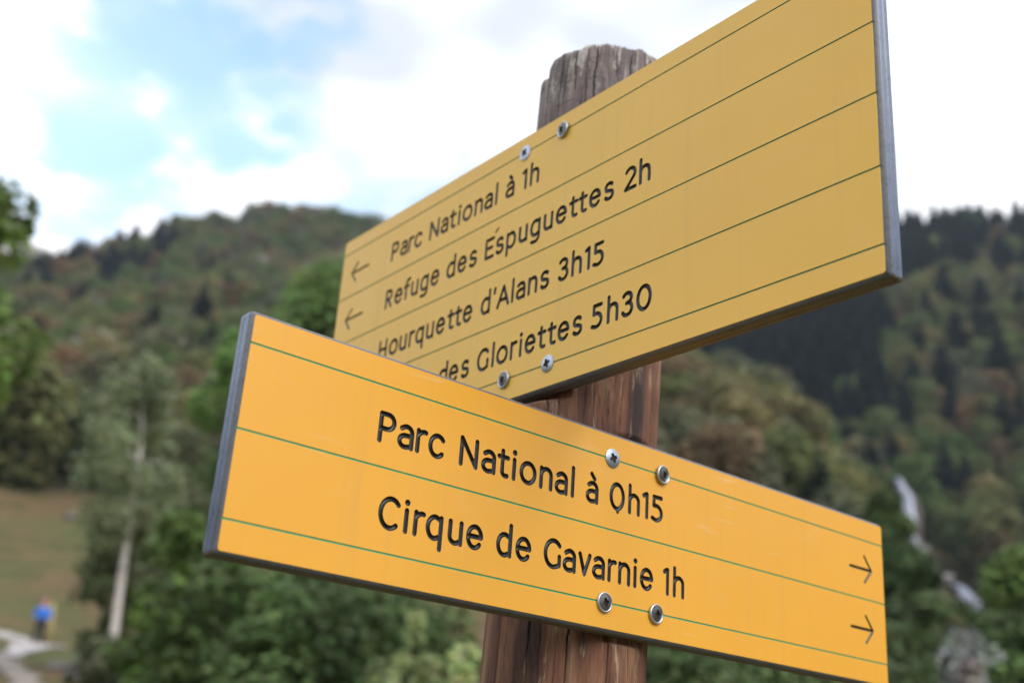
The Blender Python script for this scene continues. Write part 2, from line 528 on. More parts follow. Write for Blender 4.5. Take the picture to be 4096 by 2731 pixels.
A_BODY = [[(1.0, 11.0)] + arc(4.7, 8.6, 4.1, 4.0, 125, 0, 8) + [(8.8, 0)], [(8.8, 7.1), (4.6, 7.1)] + arc(4.2, 3.55, 4.2, 3.55, 90, 270, 10) + [(8.8, .9)]]
GL = {
    'P': [[(0, 0), (0, 16.4), (4.6, 16.4)] + arc(4.8, 11.95, 4.5, 4.45, 90, -90, 12) + [(0, 7.5)]],
    'R': [[(0, 0), (0, 16.4), (4.2, 16.4)] + arc(4.2, 12.2, 4.0, 4.2, 90, -90, 12) + [(0, 8.0)], [(3.8, 8.0), (8.6, 0)]],
    'a': A_BODY,
    'à': A_BODY + [[(3.4, 18.8), (6.3, 15.6)]],
    'r': [[(0, 0), (0, 12.7)], [(0, 9.6)] + arc(4.4, 8.4, 4.2, 4.0, 150, 75, 6)],
    'c': [arc(5.3, 6.3, 5.3, 6.4, 42, 316, 22)],
    'C': [arc(6.9, 8.2, 6.9, 8.5, 43, 310, 24)],
    'G': [arc(6.9, 8.2, 6.9, 8.4, 43, 285, 22) + [(12.2, 1.4), (12.2, 7.0)]],
    'N': [[(0, 0), (0, 16.4), (11.8, 0), (11.8, 16.4)]],
    't': [[(0, 15.9), (0, 2.8)] + arc(2.9, 2.9, 2.9, 2.9, 180, 275, 8) + [(4.2, .3)], [(-3.0, 12.0), (4.3, 12.0)]],
    'i': [[(0, 0), (0, 12.2)], 'dot'],
    'o': [arc(5.75, 6.3, 5.75, 6.4, 0, 360, 28)],
    '0': [arc(5.9, 8.3, 5.9, 8.5, 0, 360, 30)],
    'n': [[(0, 0), (0, 12.6)], [(0, 8.4)] + arc(4.5, 8.4, 4.1, 4.2, 150, 0, 10) + [(8.6, 0)]],
    'h': [[(0, 0), (0, 18.8)], [(0, 8.4)] + arc(4.5, 8.4, 4.2, 4.2, 150, 0, 10) + [(8.7, 0)]],
    'l': [[(0, 0), (0, 18.7)]],
    '1': [[(0, 0), (0, 16.4), (-1.2, 16.2), (-3.4, 14.8)]],
    '5': [[(7.6, 16.2), (0.2, 16.2), (0.1, 9.8), (2.2, 10.0)] + arc(2.4, 4.9, 5.6, 5.2, 75, -90, 12) + [(-1.2, .8)]],
    'q': [[(9.6, 12.6), (9.6, -5.9)], [(9.6, 11.0)] + arc(5.0, 6.3, 5.0, 6.4, 60, 300, 18) + [(9.6, 1.6)]],
    'g': [[(9.6, 12.6), (9.6, -1.4)] + arc(5.0, -1.6, 4.6, 4.3, 0, -90, 8) + [(1.0, -5.3)], [(9.6, 11.0)] + arc(5.0, 6.3, 5.0, 6.4, 60, 300, 18) + [(9.6, 1.6)]],
    'd': [[(9.7, 18.8), (9.7, 0)], [(9.7, 11.0)] + arc(5.0, 6.3, 5.0, 6.4, 60, 300, 18) + [(9.7, 1.6)]],
    'p': [[(0, 12.6), (0, -5.9)], [(0, 11.0)] + arc(4.8, 6.3, 5.0, 6.4, 120, -120, 18) + [(0, 1.6)]],
    'u': [[(0, 12.6), (0, 3.9)] + arc(4.1, 4.0, 4.1, 4.0, 180, 290, 8) + [(8.4, 1.6)], [(8.4, 12.6), (8.4, 0)]],
    'e': [[(.2, 6.8), (10.2, 6.8)] + arc(5.2, 6.4, 5.1, 6.4, 8, 320, 24)],
    's': [arc(4.3, 9.4, 3.7, 3.4, 35, 225, 12) + [(4.2, 6.6)] + arc(4.2, 3.3, 4.0, 3.4, 45, -150, 12)],
    'f': [[(0, 0), (0, 14.0)] + arc(3.6, 14.6, 3.6, 4.0, 180, 85, 8) + [(4.8, 18.4)], [(-2.6, 12.0), (3.9, 12.0)]],
    'v': [[(0, 12.6), (4.4, 0), (9.0, 12.6)]],
    'E': [[(9.4, 16.4), (0, 16.4), (0, 0), (9.6, 0)], [(0, 8.6), (7.8, 8.6)]],
    'H': [[(0, 0), (0, 16.4)], [(10.6, 0), (10.6, 16.4)], [(0, 8.4), (10.6, 8.4)]],
    'A': [[(0, 0), (6.8, 16.6), (13.4, 0)], [(2.2, 5.4), (11.2, 5.4)]],
    "'": [[(0, 18.0), (-.3, 14.3)]],
    'acute': [[(0, 20.6), (3.2, 23.4)]],
    '2': [arc(4.9, 12.0, 4.6, 4.5, 155, -10, 12) + [(8.4, 9.2), (0, 0), (10.0, 0)]],
    '3': [arc(4.1, 12.8, 4.1, 3.7, 150, -70, 12) + [(3.6, 9.0)] + arc(4.2, 4.7, 4.7, 4.7, 75, -150, 14)],
    'arrow_right': [[(0, 0), (30, 0)], [(20.5, 10.8), (30, 0), (20.0, -10.7)]],
    'arrow_left': [[(30, 0), (0, 0)], [(9.2, 9.6), (0, 0), (8.4, -10.6)]],
}
# the zero of "0h15" has a slip of the cutter below it
GL['0slip'] = GL['0'] + [[(6.4, 0), (6.6, -2.0)]]


def seg_dist(P, strokes, width_at=None):
    d = np.full(len(P), 1e9)
    for st in strokes:
        if st == 'dot':
            d = np.minimum(d, np.hypot(P[:, 0], P[:, 1] - 16.9) - .35)
            continue
        for (ax, ay), (bx, by) in zip(st[:-1], st[1:]):
            vx, vy = bx - ax, by - ay
            L2 = vx * vx + vy * vy + 1e-12
            tt = np.clip(((P[:, 0] - ax) * vx + (P[:, 1] - ay) * vy) / L2, 0, 1)
            d = np.minimum(d, np.hypot(P[:, 0] - ax - tt * vx, P[:, 1] - ay - tt * vy))
    return d


GCACHE = {}


def glyph(ch):
    """groove of one engraved sign: contour loops (mm), and the trough as verts/tris"""
    if ch in GCACHE: return GCACHE[ch]
    hw = 1.22 if ch.startswith('arrow') else (.95 if ch == 'acute' else 1.60)
    depth = 1.7 if not ch.startswith('arrow') else 1.15
    st = GL[ch]
    pts = np.array([p for s in st if s != 'dot' for p in s] + ([(0, 16.9)] if 'dot' in st else []))
    g = .36
    x0, y0 = pts.min(0) - hw - 1.0
    x1, y1 = pts.max(0) + hw + 1.0
    xs = np.arange(x0, x1 + g, g); ys = np.arange(y0, y1 + g, g)
    X, Y = np.meshgrid(xs, ys, indexing='ij')
    P = np.stack([X.ravel(), Y.ravel()], 1)
    D = (seg_dist(P, st) - hw).reshape(X.shape)
    D[np.abs(D) < .012] = .012
    # marching squares
    nx, ny = D.shape
    vid, V, E = {}, [], []

    def cross(i, j, k, l):
        key = (i, j, k, l)
        if key not in vid:
            a, b = D[i, j], D[k, l]
            tt = a / (a - b)
            vid[key] = len(V)
            V.append((xs[i] + (xs[k] - xs[i]) * tt, ys[j] + (ys[l] - ys[j]) * tt))
        return vid[key]
    ins = D < 0
    cell = ins[:-1, :-1].astype(int) + ins[1:, :-1] + ins[1:, 1:] + ins[:-1, 1:]
    for i, j in zip(*np.nonzero((cell > 0) & (cell < 4))):
        a, b, c, d = ins[i, j], ins[i + 1, j], ins[i + 1, j + 1], ins[i, j + 1]
        e = []
        if a != b: e.append(cross(i, j, i + 1, j))
        if b != c: e.append(cross(i + 1, j, i + 1, j + 1))
        if d != c: e.append(cross(i, j + 1, i + 1, j + 1))
        if a != d: e.append(cross(i, j, i, j + 1))
        if len(e) == 2: E.append(tuple(e))
        elif len(e) == 4:
            mid = D[i:i + 2, j:j + 2].mean() < 0
            if a == mid: E += [(e[0], e[1]), (e[2], e[3])]
            else: E += [(e[0], e[3]), (e[1], e[2])]
    V = np.array(V)
    # interior points
    gi = .62
    xi = np.arange(x0, x1, gi); yi = np.arange(y0, y1, gi)
    Q = np.stack([a.ravel() for a in np.meshgrid(xi, yi, indexing='ij')], 1)
    dq = seg_dist(Q, st) - hw
    Q = Q[dq < -.3]
    allp = np.vstack([V, Q]) if len(Q) else V
    r = delaunay_2d_cdt([Vector(p) for p in allp.tolist()], E, [], 0, 1e-5)
    vv = np.array([(p.x, p.y) for p in r[0]])
    tr = np.array([f for f in r[2] if len(f) == 3])
    cen = vv[tr].mean(1)
    tr = tr[even_odd(cen, V, E)]
    dd = np.clip(-(seg_dist(vv, st) - hw), 0, hw)
    dep = depth * np.sqrt(np.clip(1 - (1 - dd / hw) ** 2, 0, 1)) ** .9
    dep[dd < .05] = 0
    a = vv[tr[:, 0]]; b_ = vv[tr[:, 1]]; c_ = vv[tr[:, 2]]
    area = (b_[:, 0] - a[:, 0]) * (c_[:, 1] - a[:, 1]) - (b_[:, 1] - a[:, 1]) * (c_[:, 0] - a[:, 0])
    tr[area < 0] = tr[area < 0][:, ::-1]
    GCACHE[ch] = (V, E, vv, dep, tr)
    return GCACHE[ch]


def even_odd(C, V, E):
    E = np.asarray(E)
    a, b = V[E[:, 0]], V[E[:, 1]]
    res = np.zeros(len(C), int)
    for s in range(0, len(C), 2000):
        c = C[s:s + 2000]
        y = c[:, 1:2]
        cond = (a[None, :, 1] > y) != (b[None, :, 1] > y)
        with np.errstate(divide='ignore', invalid='ignore'):
            xi = a[None, :, 0] + (y - a[None, :, 1]) / (b[None, :, 1] - a[None, :, 1]) * (b[None, :, 0] - a[None, :, 0])
        res[s:s + 2000] = (cond & (c[:, 0:1] < xi)).sum(1)
    return res % 2 == 1


def screw_mesh(name, rad, cup, mat_head):
    """screw seen from the front: local x,y in the board plane, z towards the viewer (mm)"""
    mb = MB()
    n = 36
    hr = rad * (.80 if cup else 1.0)
    z0 = 1.1 if cup else .45
    ZF = .32
    # cross recess outline (pozidriv star)
    arm, w = hr * .52, hr * .15
    cr = []
    for k in range(4):
        a = math.pi / 2 * k + .25
        for dx, dy in ((arm, -w), (arm, w), (w * 1.5, w * 1.5)):
            cr.append((dx * math.cos(a) - dy * math.sin(a), dx * math.sin(a) + dy * math.cos(a)))
    circ = [(hr * math.cos(2 * math.pi * i / n), hr * math.sin(2 * math.pi * i / n)) for i in range(n)]
    mid = [(hr * .72 * math.cos(2 * math.pi * i / n), hr * .72 * math.sin(2 * math.pi * i / n)) for i in range(n)]
    P = [Vector(p) for p in circ + mid + cr]
    E = [(i, (i + 1) % n) for i in range(n)] + [(n + i, n + (i + 1) % n) for i in range(n)] + [(2 * n + i, 2 * n + (i + 1) % 12) for i in range(12)]
    r = delaunay_2d_cdt(P, E, [], 0, 1e-6)
    vv = np.array([(p.x, p.y) for p in r[0]])
    tr = np.array([f for f in r[2]])
    V = np.array([tuple(p) for p in P])
    cen = vv[tr].mean(1)
    incirc = even_odd(cen, V, E[:n])
    incross = even_odd(cen, V, E[2 * n:])
    rr = np.hypot(vv[:, 0], vv[:, 1]) / hr
    zz_ = z0 + .75 * (1 - np.clip(rr, 0, 1) ** 3) * (1.2 if not cup else .8)
    V3 = np.c_[vv, zz_]
    mb.add(V3, [tuple(t_) for t_ in tr[incirc & ~incross]], 0)
    mb.add([(x * .8, y * .8, ZF) for x, y in cr], [tuple(range(12))], 1)
    cz = z0 + .75 * (1.2 if not cup else .8) * .97
    k = [(x, y, cz) for x, y in cr] + [(x * .8, y * .8, ZF) for x, y in cr]
    mb.add(k, [((i + 1) % 12, i, i + 12, (i + 1) % 12 + 12) for i in range(12)], 1)
    mb.add([(x, y, z0) for x, y in circ] + [(x, y, z0 - 1.2) for x, y in circ], [(i, i + n, (i + 1) % n + n, (i + 1) % n) for i in range(n)], 0)
    me = mb.mesh(name, [mat_head, PIT])
    me.transform(Matrix.Scale(.001, 4))
    return me


def cup_mesh(rad):
    n = 40
    prof = [(rad, -.1), (rad, .55), (rad * .97, 1.0), (rad * .90, 1.35), (rad * .82, 1.3), (rad * .78, .7), (rad * .7, .0)]
    vs = [(r_ * math.cos(2 * math.pi * j / n), r_ * math.sin(2 * math.pi * j / n), z) for r_, z in prof for j in range(n)]
    fs = [(i * n + j, i * n + (j + 1) % n, (i + 1) * n + (j + 1) % n, (i + 1) * n + j) for i in range(len(prof) - 1) for j in range(n)]
    mb = MB(); mb.add(vs, fs)
    me = mb.mesh('washer', [STEEL_CUP], smooth=True)
    me.transform(Matrix.Scale(.001, 4))
    return me


BT = 12.2   # board thickness, mm
CH = 2.4    # chamfer


def make_board(name, T, D, w, h, lines, rows, arrows, arrow_kind, arrow_x, screws, yel, label, extra_acute=None):
    """T: world position of the top left corner of the yellow face; D: unit vector along the board to the right"""
    D = Vector(D).normalized(); Z = Vector((0, 0, 1)); n = Vector((D.y, -D.x, 0))     # n points out of the face
    root = bpy.data.objects.new(name, None)
    COL.objects.link(root)
    tag(root, label, 'sign')
    mw = Matrix(((D.x, n.x * 1, Z.x, T[0]), (D.y, n.y, Z.y, T[1]), (D.z, n.z, Z.z, T[2]), (0, 0, 0, 1)))
    # local frame: x along, y = -normal?  keep a right handed frame: x = D, z = up, y = into the board
    mw = Matrix(((D.x, -n.x, 0, T[0]), (D.y, -n.y, 0, T[1]), (0, 0, 1, T[2]), (0, 0, 0, 1)))
    root.matrix_world = mw
    ident = Matrix.Identity(4)

    def child(nm, me, par=root):
        o = bpy.data.objects.new(nm, me); COL.objects.link(o); o.parent = par
        return o

    def to3(x, y, depth):     # mm drawing -> local metres
        return (x * S_, depth * S_, y * S_)
    # --- all letters: list of (glyph, x, baseline y)
    items = []
    for base, row in rows:
        for ch, x in row: items.append((ch, x, -base))
    for (ax, ay) in arrows: items.append((arrow_kind, ax, -ay))
    gw = .60
    ys = [0.0] + [-l for l in lines] + [-h]
    c = 1.4
    bands = []
    for k in range(len(ys) - 1):
        top = ys[k] - (gw if k else 0); bot = ys[k + 1] + (gw if k < len(ys) - 2 else 0)
        out = []
        if k == 0: out += [(0, top - c), (c * .3, top - c * .3), (c, top), (w - c, top), (w - c * .3, top - c * .3), (w, top - c)]
        else: out += [(0, top), (w, top)]
        if k == len(ys) - 2: out += [(w, bot + c), (w - c * .3, bot + c * .3), (w - c, bot), (c, bot), (c * .3, bot + c * .3), (0, bot + c)]
        else: out += [(w, bot), (0, bot)]
        bands.append((top, bot, out))
    PV, PF = [], []
    for top, bot, out in bands:
        V = list(out); E = [(i, (i + 1) % len(out)) for i in range(len(out))]
        for ch, x, y in items:
            gV, gE = glyph(ch)[:2]
            ymid = gV[:, 1].mean() + y
            if not (bot < ymid < top): continue
            k = len(V)
            yy = np.clip(gV[:, 1] + y, bot + .15, top - .15)
            V += list(zip((gV[:, 0] + x).tolist(), yy.tolist())); E += [(a + k, b + k) for a, b in gE]
        # a few extra points so that triangles stay well shaped
        r = delaunay_2d_cdt([Vector(p) for p in V], E, [], 0, 1e-5)
        vv = np.array([(p.x, p.y) for p in r[0]]); tr = np.array([f for f in r[2] if len(f) == 3])
        cen = vv[tr].mean(1)
        keep = even_odd(cen, np.array(V), E)
        a, b_, c_ = (vv[tr[:, i]] for i in range(3))
        area = (b_[:, 0] - a[:, 0]) * (c_[:, 1] - a[:, 1]) - (b_[:, 1] - a[:, 1]) * (c_[:, 0] - a[:, 0])
        tr[area < 0] = tr[area < 0][:, ::-1]
        k = len(PV)
        PV += [to3(x, y, 0) for x, y in vv]
        PF += [tuple(int(i) + k for i in f) for f in tr[keep & (np.abs(area) > 1e-9)]]
        # skirt round the band
        k = len(PV)
        PV += [to3(x, y, 0) for x, y in out] + [to3(x, y, .5) for x, y in out]
        m_ = len(out)
        PF += [(k + i, k + (i + 1) % m_, k + m_ + (i + 1) % m_, k + m_ + i) for i in range(m_)]
    me = mesh_np('face_panel', PV, [i for f in PF for i in f], [len(f) for f in PF], [yel])
    child('face_panel', me)
    # --- resin body with bevelled front edge
    mb = MB()

    def ring(o, d):   # rounded rectangle grown by o at depth d
        rr = c + o * .4
        x0, x1, y1, y0 = -o, w + o, o, -h - o
        return [to3(*p, d) for p in ((x0, y0 + rr), (x0 + rr * .3, y0 + rr * .3), (x0 + rr, y0), (x1 - rr, y0), (x1 - rr * .3, y0 + rr * .3), (x1, y0 + rr),
                                     (x1, y1 - rr), (x1 - rr * .3, y1 - rr * .3), (x1 - rr, y1), (x0 + rr, y1), (x0 + rr * .3, y1 - rr * .3), (x0, y1 - rr))]
    rings = [ring(-.2, 2.4), ring(-.2, .36), ring(.12, .36), ring(CH, CH + .3), ring(CH, 7.2), ring(CH - .35, 7.5), ring(CH - .35, 7.8), ring(CH, 8.1), ring(CH, BT)]
    vs = [p for r_ in rings for p in r_]
    fs = [(i * 12 + j, (i + 1) * 12 + j, (i + 1) * 12 + (j + 1) % 12, i * 12 + (j + 1) % 12) for i in range(len(rings) - 1) for j in range(12)]
    fs.append(tuple(range(12)))
    fs.append(tuple(range((len(rings) - 1) * 12 + 11, (len(rings) - 1) * 12 - 1, -1)))
    mb.add(vs, fs)
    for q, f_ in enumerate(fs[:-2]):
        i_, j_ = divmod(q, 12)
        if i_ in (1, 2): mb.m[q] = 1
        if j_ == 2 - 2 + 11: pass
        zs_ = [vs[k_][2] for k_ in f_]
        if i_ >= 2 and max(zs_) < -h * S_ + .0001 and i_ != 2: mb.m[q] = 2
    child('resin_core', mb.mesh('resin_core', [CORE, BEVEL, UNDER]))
    # --- green cut lines, a shallow V that also nicks the bevel
    for l in lines:
        mb = MB()
        e = .9
        y = -l
        mb.add([to3(-e, y + gw, .45), to3(0, y + gw, 0.02), to3(w, y + gw, 0.02), to3(w + e, y + gw, .45),
                to3(-e, y, 1.0), to3(0, y, .62), to3(w, y, .62), to3(w + e, y, 1.0),
                to3(-e, y - gw, .45), to3(0, y - gw, 0.02), to3(w, y - gw, 0.02), to3(w + e, y - gw, .45)],
               [(0, 4, 5, 1), (1, 5, 6, 2), (2, 6, 7, 3), (4, 8, 9, 5), (5, 9, 10, 6), (6, 10, 11, 7)])
        child('green_line', mb.mesh('green_line', [GREEN if yel is YEL_LOW else GREEN_DULL]))
    # --- letters
    cache = {}
    for ch, x, y in items:
        V, E, vv, dep, tr = glyph(ch)
        if ch not in cache:
            P = np.c_[vv[:, 0], dep, vv[:, 1]] * .001
            cache[ch] = mesh_np('letter', P, tr.ravel(), [3] * len(tr), [GROOVE], smooth=True)
        o = child('arrow' if ch.startswith('arrow') else ('accent' if ch == 'acute' else 'letter'), cache[ch])
        o.location = to3(x, y, 0)
    # --- screws
    for (sx, sy, cup, tilt) in screws:
        sc = bpy.data.objects.new('screw', screw_mesh('screw', 6.7 if not cup else 6.9, cup, STEEL if not cup else STEEL_OLD))
        COL.objects.link(sc); sc.parent = root
        # local z of the screw must point to -y of the board
        base = Matrix(((1, 0, 0), (0, 0, -1), (0, 1, 0)))
        tl = Matrix.Rotation(R(tilt[0]), 3, 'X') @ Matrix.Rotation(R(tilt[1]), 3, 'Y') @ Matrix.Rotation(R(tilt[2]), 3, 'Z')
        if cup:
            wa = bpy.data.objects.new('washer', cup_mesh(6.9)); COL.objects.link(wa); wa.parent = sc
            wa.matrix_local = (tl.inverted().to_4x4())
            if len(tilt) > 3:
                wa.matrix_local = tl.inverted().to_4x4() @ Matrix.Rotation(R(tilt[3]), 4, 'Y')
        mm = (base @ tl).to_4x4()
        mm.translation = Vector(to3(sx, -sy, -.15 - (tilt[4] if len(tilt) > 4 else 0)))
        sc.matrix_local = mm
    return root


Lrow1 = list(zip("ParcNationalà", (89.9, 103.9, 117.2, 126.6, 150.5, 168.0, 183.6, 193.4, 199.6, 216.7, 230.2, 244.8, 258.5))) + \
    [('0slip', 280.8), ('h', 299.0), ('1', 316.2), ('5', 323.1)]
Lrow2 = list(zip("CirquedeGavarnie1h", (96.4, 114.6, 121.4, 130.5, 147.0, 160.9, 184.8, 200.4, 224.2, 240.9, 254.5, 267.4, 281.7, 291.7, 306.4, 312.6, 338.9, 346.0)))
sign_low = make_board('direction_sign', (-0.14289445, 0.6, 0.24127617), (0.77675871, 0.62979831, 0), 605.8, 131.5, (16.66, 65.78, 114.72),
                      ((50.1, Lrow1), (99.4, Lrow2)), ((558.4, 41.0), (557.2, 90.2)), 'arrow_right', 0,
                      ((280.5, 16.2, False, (0, 0, 10)), (330.6, 16.7, True, (4, 16, 25, 5, .9)), (278.0, 114.9, True, (0, 3, 5, 0, .2)), (327.3, 115.2, True, (3, 8, -10, 3, .5))),
                      YEL_LOW, 'bright yellow-orange direction board reading Parc National and Cirque de Gavarnie, lower on the post')
U1 = list(zip("ParcNationalà1h", (92, 107.2, 120.7, 130.2, 154.3, 171.6, 187.5, 197.8, 204.1, 221.5, 235.3, 250.3, 264.2, 288.8, 295.8)))
U2 = list(zip("RefugedesEspuguettes2h", (91.1, 106.4, 123.7, 133.4, 148.0, 163.8, 187.8, 203.7, 220.2, 242.1, 256.4, 270.4, 286.3, 300.8, 317.1, 331.5, 349.9, 360.5, 369.5, 385.6, 407.2, 422.4))) + [('acute', 253.7)]
U3 = list(zip("Hourquetted'Alans3h15", (89.7, 107.0, 123.9, 138.9, 149.1, 165.4, 180.0, 199.1, 209.8, 218.3, 242.8, 259.3, 264.0, 282.6, 288.3, 302.9, 317.3, 338.6, 353.6, 371.2, 377.9)))
U4 = list(zip("desGloriettes5h30", (191.2, 206.0, 222.8, 244.2, 263.4, 269.2, 286.4, 297.6, 303.8, 321.6, 333.2, 341.9, 358.0, 379.4, 394.7, 409.1, 423.7)))
sign_up = make_board('direction_sign', (-0.17331719, 1.06103896, 0.51015851), (0.60510397, -0.79614646, 0), 616.3, 228.9, (15.18, 64.5, 113.93, 162.72, 211.71),
                     ((48.8, U1), (97.4, U2), (147.2, U3), (196.2, U4)), ((19.6, 39.4), (18.9, 89.6), (18.6, 138.9), (18.4, 188.2)), 'arrow_left', 0,
                     ((285.8, 15.4, False, (0, 0, 30)), (333.7, 14.9, True, (6, -14, 12, -6, 1.0)), (280.6, 212.1, True, (2, -8, 20, -3, .6)), (331.4, 211.3, False, (0, 0, 5))),
                     YEL_UP, 'duller yellow direction board with four rows of places, on top of the post, pointing left')

# ================================================================== THE POST
PX0, PY0, PLX, PLY = 0.05098609, 0.84013422, 0.0276693, 0.03288896


def make_post():
    rnd = random.Random(5)
    nt = 480
    zt = 0.5885
    zs = list(np.arange(-1.75, .10, .05)) + list(np.arange(.10, .30, .0022)) + list(np.arange(.30, .372, .004)) + list(np.arange(.372, zt - .020, .0022)) + list(np.linspace(zt - .0195, zt, 14))
    cracks = []
    for k in range(64):
        th = rnd.uniform(0, 2 * math.pi)
        if k < 26: zc, ln = rnd.uniform(.47, .60), rnd.uniform(.015, .055)
        else: zc, ln = rnd.uniform(.05, .50), rnd.uniform(.02, .14)
        cracks.append((th, zc, ln, rnd.uniform(.4, 1.0), rnd.uniform(-.25, .25)))
    for th_, zc, ln, dp in ((268, .13, .10, 1), (283, .16, .06, .9), (296, .12, .10, 1), (240, .10, .08, .8), (305, .17, .05, .8), (262, .36, .05, 1), (288, .35, .07, .9), (300, .37, .05, .7), (255, .56, .05, 1), (272, .575, .03, 1), (284, .565, .04, .9), (238, .57, .04, .8), (296, .575, .03, .9)):
        cracks.append((R(th_), zc, ln, dp, .15))
    rows = []
    cr_at = []
    base = Vector((PX0, PY0, 0))
    planes = []
    for sgn, hh in ((sign_low, .1315), (sign_up, .2289)):
        mw = sgn.matrix_world
        nrm = (mw.to_3x3() @ Vector((0, 1, 0)))
        p0 = mw @ Vector((0, (BT + .3) * S_, 0))
        planes.append((nrm, p0, p0.z - hh - .0075, p0.z + .0065))
    for z in zs:
        r0 = .0571 + .0018 * z
        e = max(0, (z - (zt - .010)) / .010)
        r0 -= .0060 * (1 - math.sqrt(max(0, 1 - e * e))) if e > 0 else 0
        row = []
        for j in range(nt):
            th = 2 * math.pi * j / nt
            cx, sx = math.cos(th), math.sin(th)
            nz = noise.fractal((cx * 1.6, sx * 1.6, z * 1.5), 1, 2, 3)
            nf = noise.fractal((cx * 16, sx * 16, z * 10), 1, 2, 2)
            r = r0 + .0013 * nz + .00045 * nf
            ck = 0
            for (tc_, zc, ln, dp, sl) in cracks:
                u = abs(z - zc) / ln
                if u < 1:
                    wob = .010 * math.sin(z * 130 + tc_ * 9) + .004 * math.sin(z * 610 + tc_ * 5) + sl * (z - zc)
                    dth = (th - tc_ - wob + math.pi) % (2 * math.pi) - math.pi
                    wd = .0145 * (1 - u * u) * (.5 + dp * .5)
                    if abs(dth) < wd * 1.6:
                        f = math.exp(-(dth / (wd * .62 + 1e-6)) ** 2) * dp * (1 - u ** 3)
                        r -= .0026 * f
                        ck = max(ck, f)
            zz2 = z
            if z > zt - .03:   # chipped, uneven head
                chip = noise.fractal((cx * 7, sx * 7, 3.3), 1, 2, 4)
                lo = .0006 * chip - .0010 + .0018 * (noise.cell((th * 7.3, 1, 2)) * .6 + noise.cell((th * 19.7, 5, 2)) * .4) - .001
                dl = (th - R(193) + math.pi) % (2 * math.pi) - math.pi
                if abs(dl) < .24: lo -= .017 * min(1, (.24 - abs(dl)) / .03)
                zz2 = z + lo * min(1, (z - (zt - .03)) / .02)
            p = Vector((PX0 + PLX * z + r * cx, PY0 + PLY * z + r * sx, zz2))
            for nrm, p0, zlo, zhi in planes:
                if zlo < z < zhi:
                    dd = (p - p0).dot(nrm)
                    if dd < .0: p -= nrm * (dd - .00004)
            row.append(p)
            cr_at.append(min(1, ck * 1.1))
        rows.append(row)
    V = [tuple(p) for r_ in rows for p in r_]
    F = [(i * nt + j, i * nt + (j + 1) % nt, (i + 1) * nt + (j + 1) % nt, (i + 1) * nt + j) for i in range(len(zs) - 1) for j in range(nt)]
    # end grain: rings towards the centre
    last = (len(zs) - 1) * nt
    prev = list(range(last, last + nt))
    cz = Vector((PX0 + PLX * zt, PY0 + PLY * zt, zt + .003))
    for k, f in enumerate((.8, .55, .3, .1)):
        st = len(V)
        for j in range(nt):
            p = Vector(V[last + j]).lerp(cz, 1 - f)
            p.z += .0015 * noise.noise((p.x * 200, p.y * 200, 0))
            V.append(tuple(p)); cr_at.append(0)
        cur = list(range(st, st + nt))
        F += [(prev[j], prev[(j + 1) % nt], cur[(j + 1) % nt], cur[j]) for j in range(nt)]
        prev = cur
    F.append(tuple(prev))
    V = [(x, y, z + 1.6) for x, y, z in V]      # object origin at the foot
    me = mesh_np('wooden_post', V, [i for f in F for i in f], [len(f) for f in F], [mat_post()], smooth=True, attr=('crack', cr_at))
    o = link('wooden_post', me)
    o.location = (0, 0, -1.6)
    tag(o, 'round reddish-brown treated wooden post with cracked grey head carrying both yellow boards', 'post')


make_post()

# ================================================================== TERRAIN
AZK = [-34, -25, -22, -17.4, -13, -8, -5, 0, 5, 9, 14, 17, 19, 22, 26, 34]
TK = {
    12: [-.04] * 16,
    27: [.045, .055, .060, .068, .060, .050, .045, .040, .040, .040, .040, .040, .040, .045, .045, .045],
    58: [.092, .090, .089, .088, .088, .088, .090, .092, .085, .080, .075, .070, .068, .070, .072, .080],
    110: [.20, .20, .198, .20, .20, .205, .22, .235, .25, .26, .215, .165, .120, .095, .095, .12],
    150: [.245, .245, .245, .25, .262, .285, .30, .33, .335, .325, .275, .215, .145, .105, .11, .15],
    200: [.27, .275, .28, .295, .31, .33, .34, .345, .335, .305, .25, .20, .175, .150, .17, .20],
    260: [.30, .305, .32, .345, .36, .38, .38, .37, .35, .325, .30, .285, .275, .245, .255, .28],
    380: [.35, .355, .37, .40, .425, .43, .43, .43, .43, .43, .425, .42, .42, .43, .42, .42],
    480: [.362, .374, .410, .454, .482, .482, .480, .475, .48, .482, .485, .487, .493, .510, .497, .48],
    540: [.345, .358, .395, .437, .462, .455, .46, .46, .46, .465, .47, .475, .48, .495, .48, .46],
    800: [.22] * 16,
    1300: [.10] * 16,
}
RK = sorted(TK)
TKA = np.array([TK[r] for r in RK], dtype=float)


def t_prof(az, r):
    """tan of elevation of the ground seen from the camera (arrays, az in degrees)"""
    az = np.asarray(az, float); r = np.asarray(r, float)
    azc = np.clip(az, -34, 34)
    cols = np.array([np.interp(azc, AZK, row) for row in TKA])            # (nr, n)
    lr = np.log(np.clip(r, RK[0], RK[-1])); lk = np.log(RK)
    i = np.clip(np.searchsorted(lk, lr) - 1, 0, len(RK) - 2)
    f = (lr - lk[i]) / (lk[i + 1] - lk[i])
    ar = np.arange(len(lr))
    tt = cols[i, ar] * (1 - f) + cols[i + 1, ar] * f
    side = np.clip((np.abs(az) - 34) / 60, 0, 1)
    return tt * (1 - side * .62)


def fbm2(x, y, sc, seed):
    out = np.zeros_like(x)
    rs = np.random.RandomState(seed)
    for o in range(4):
        for k in range(4):
            a = rs.uniform(0, 2 * math.pi); ph = rs.uniform(0, 6.28)
            f = sc * 2 ** o * rs.uniform(.8, 1.25)
            out += np.sin((x * math.cos(a) + y * math.sin(a)) * f + ph) / 2 ** o / 4
    return out


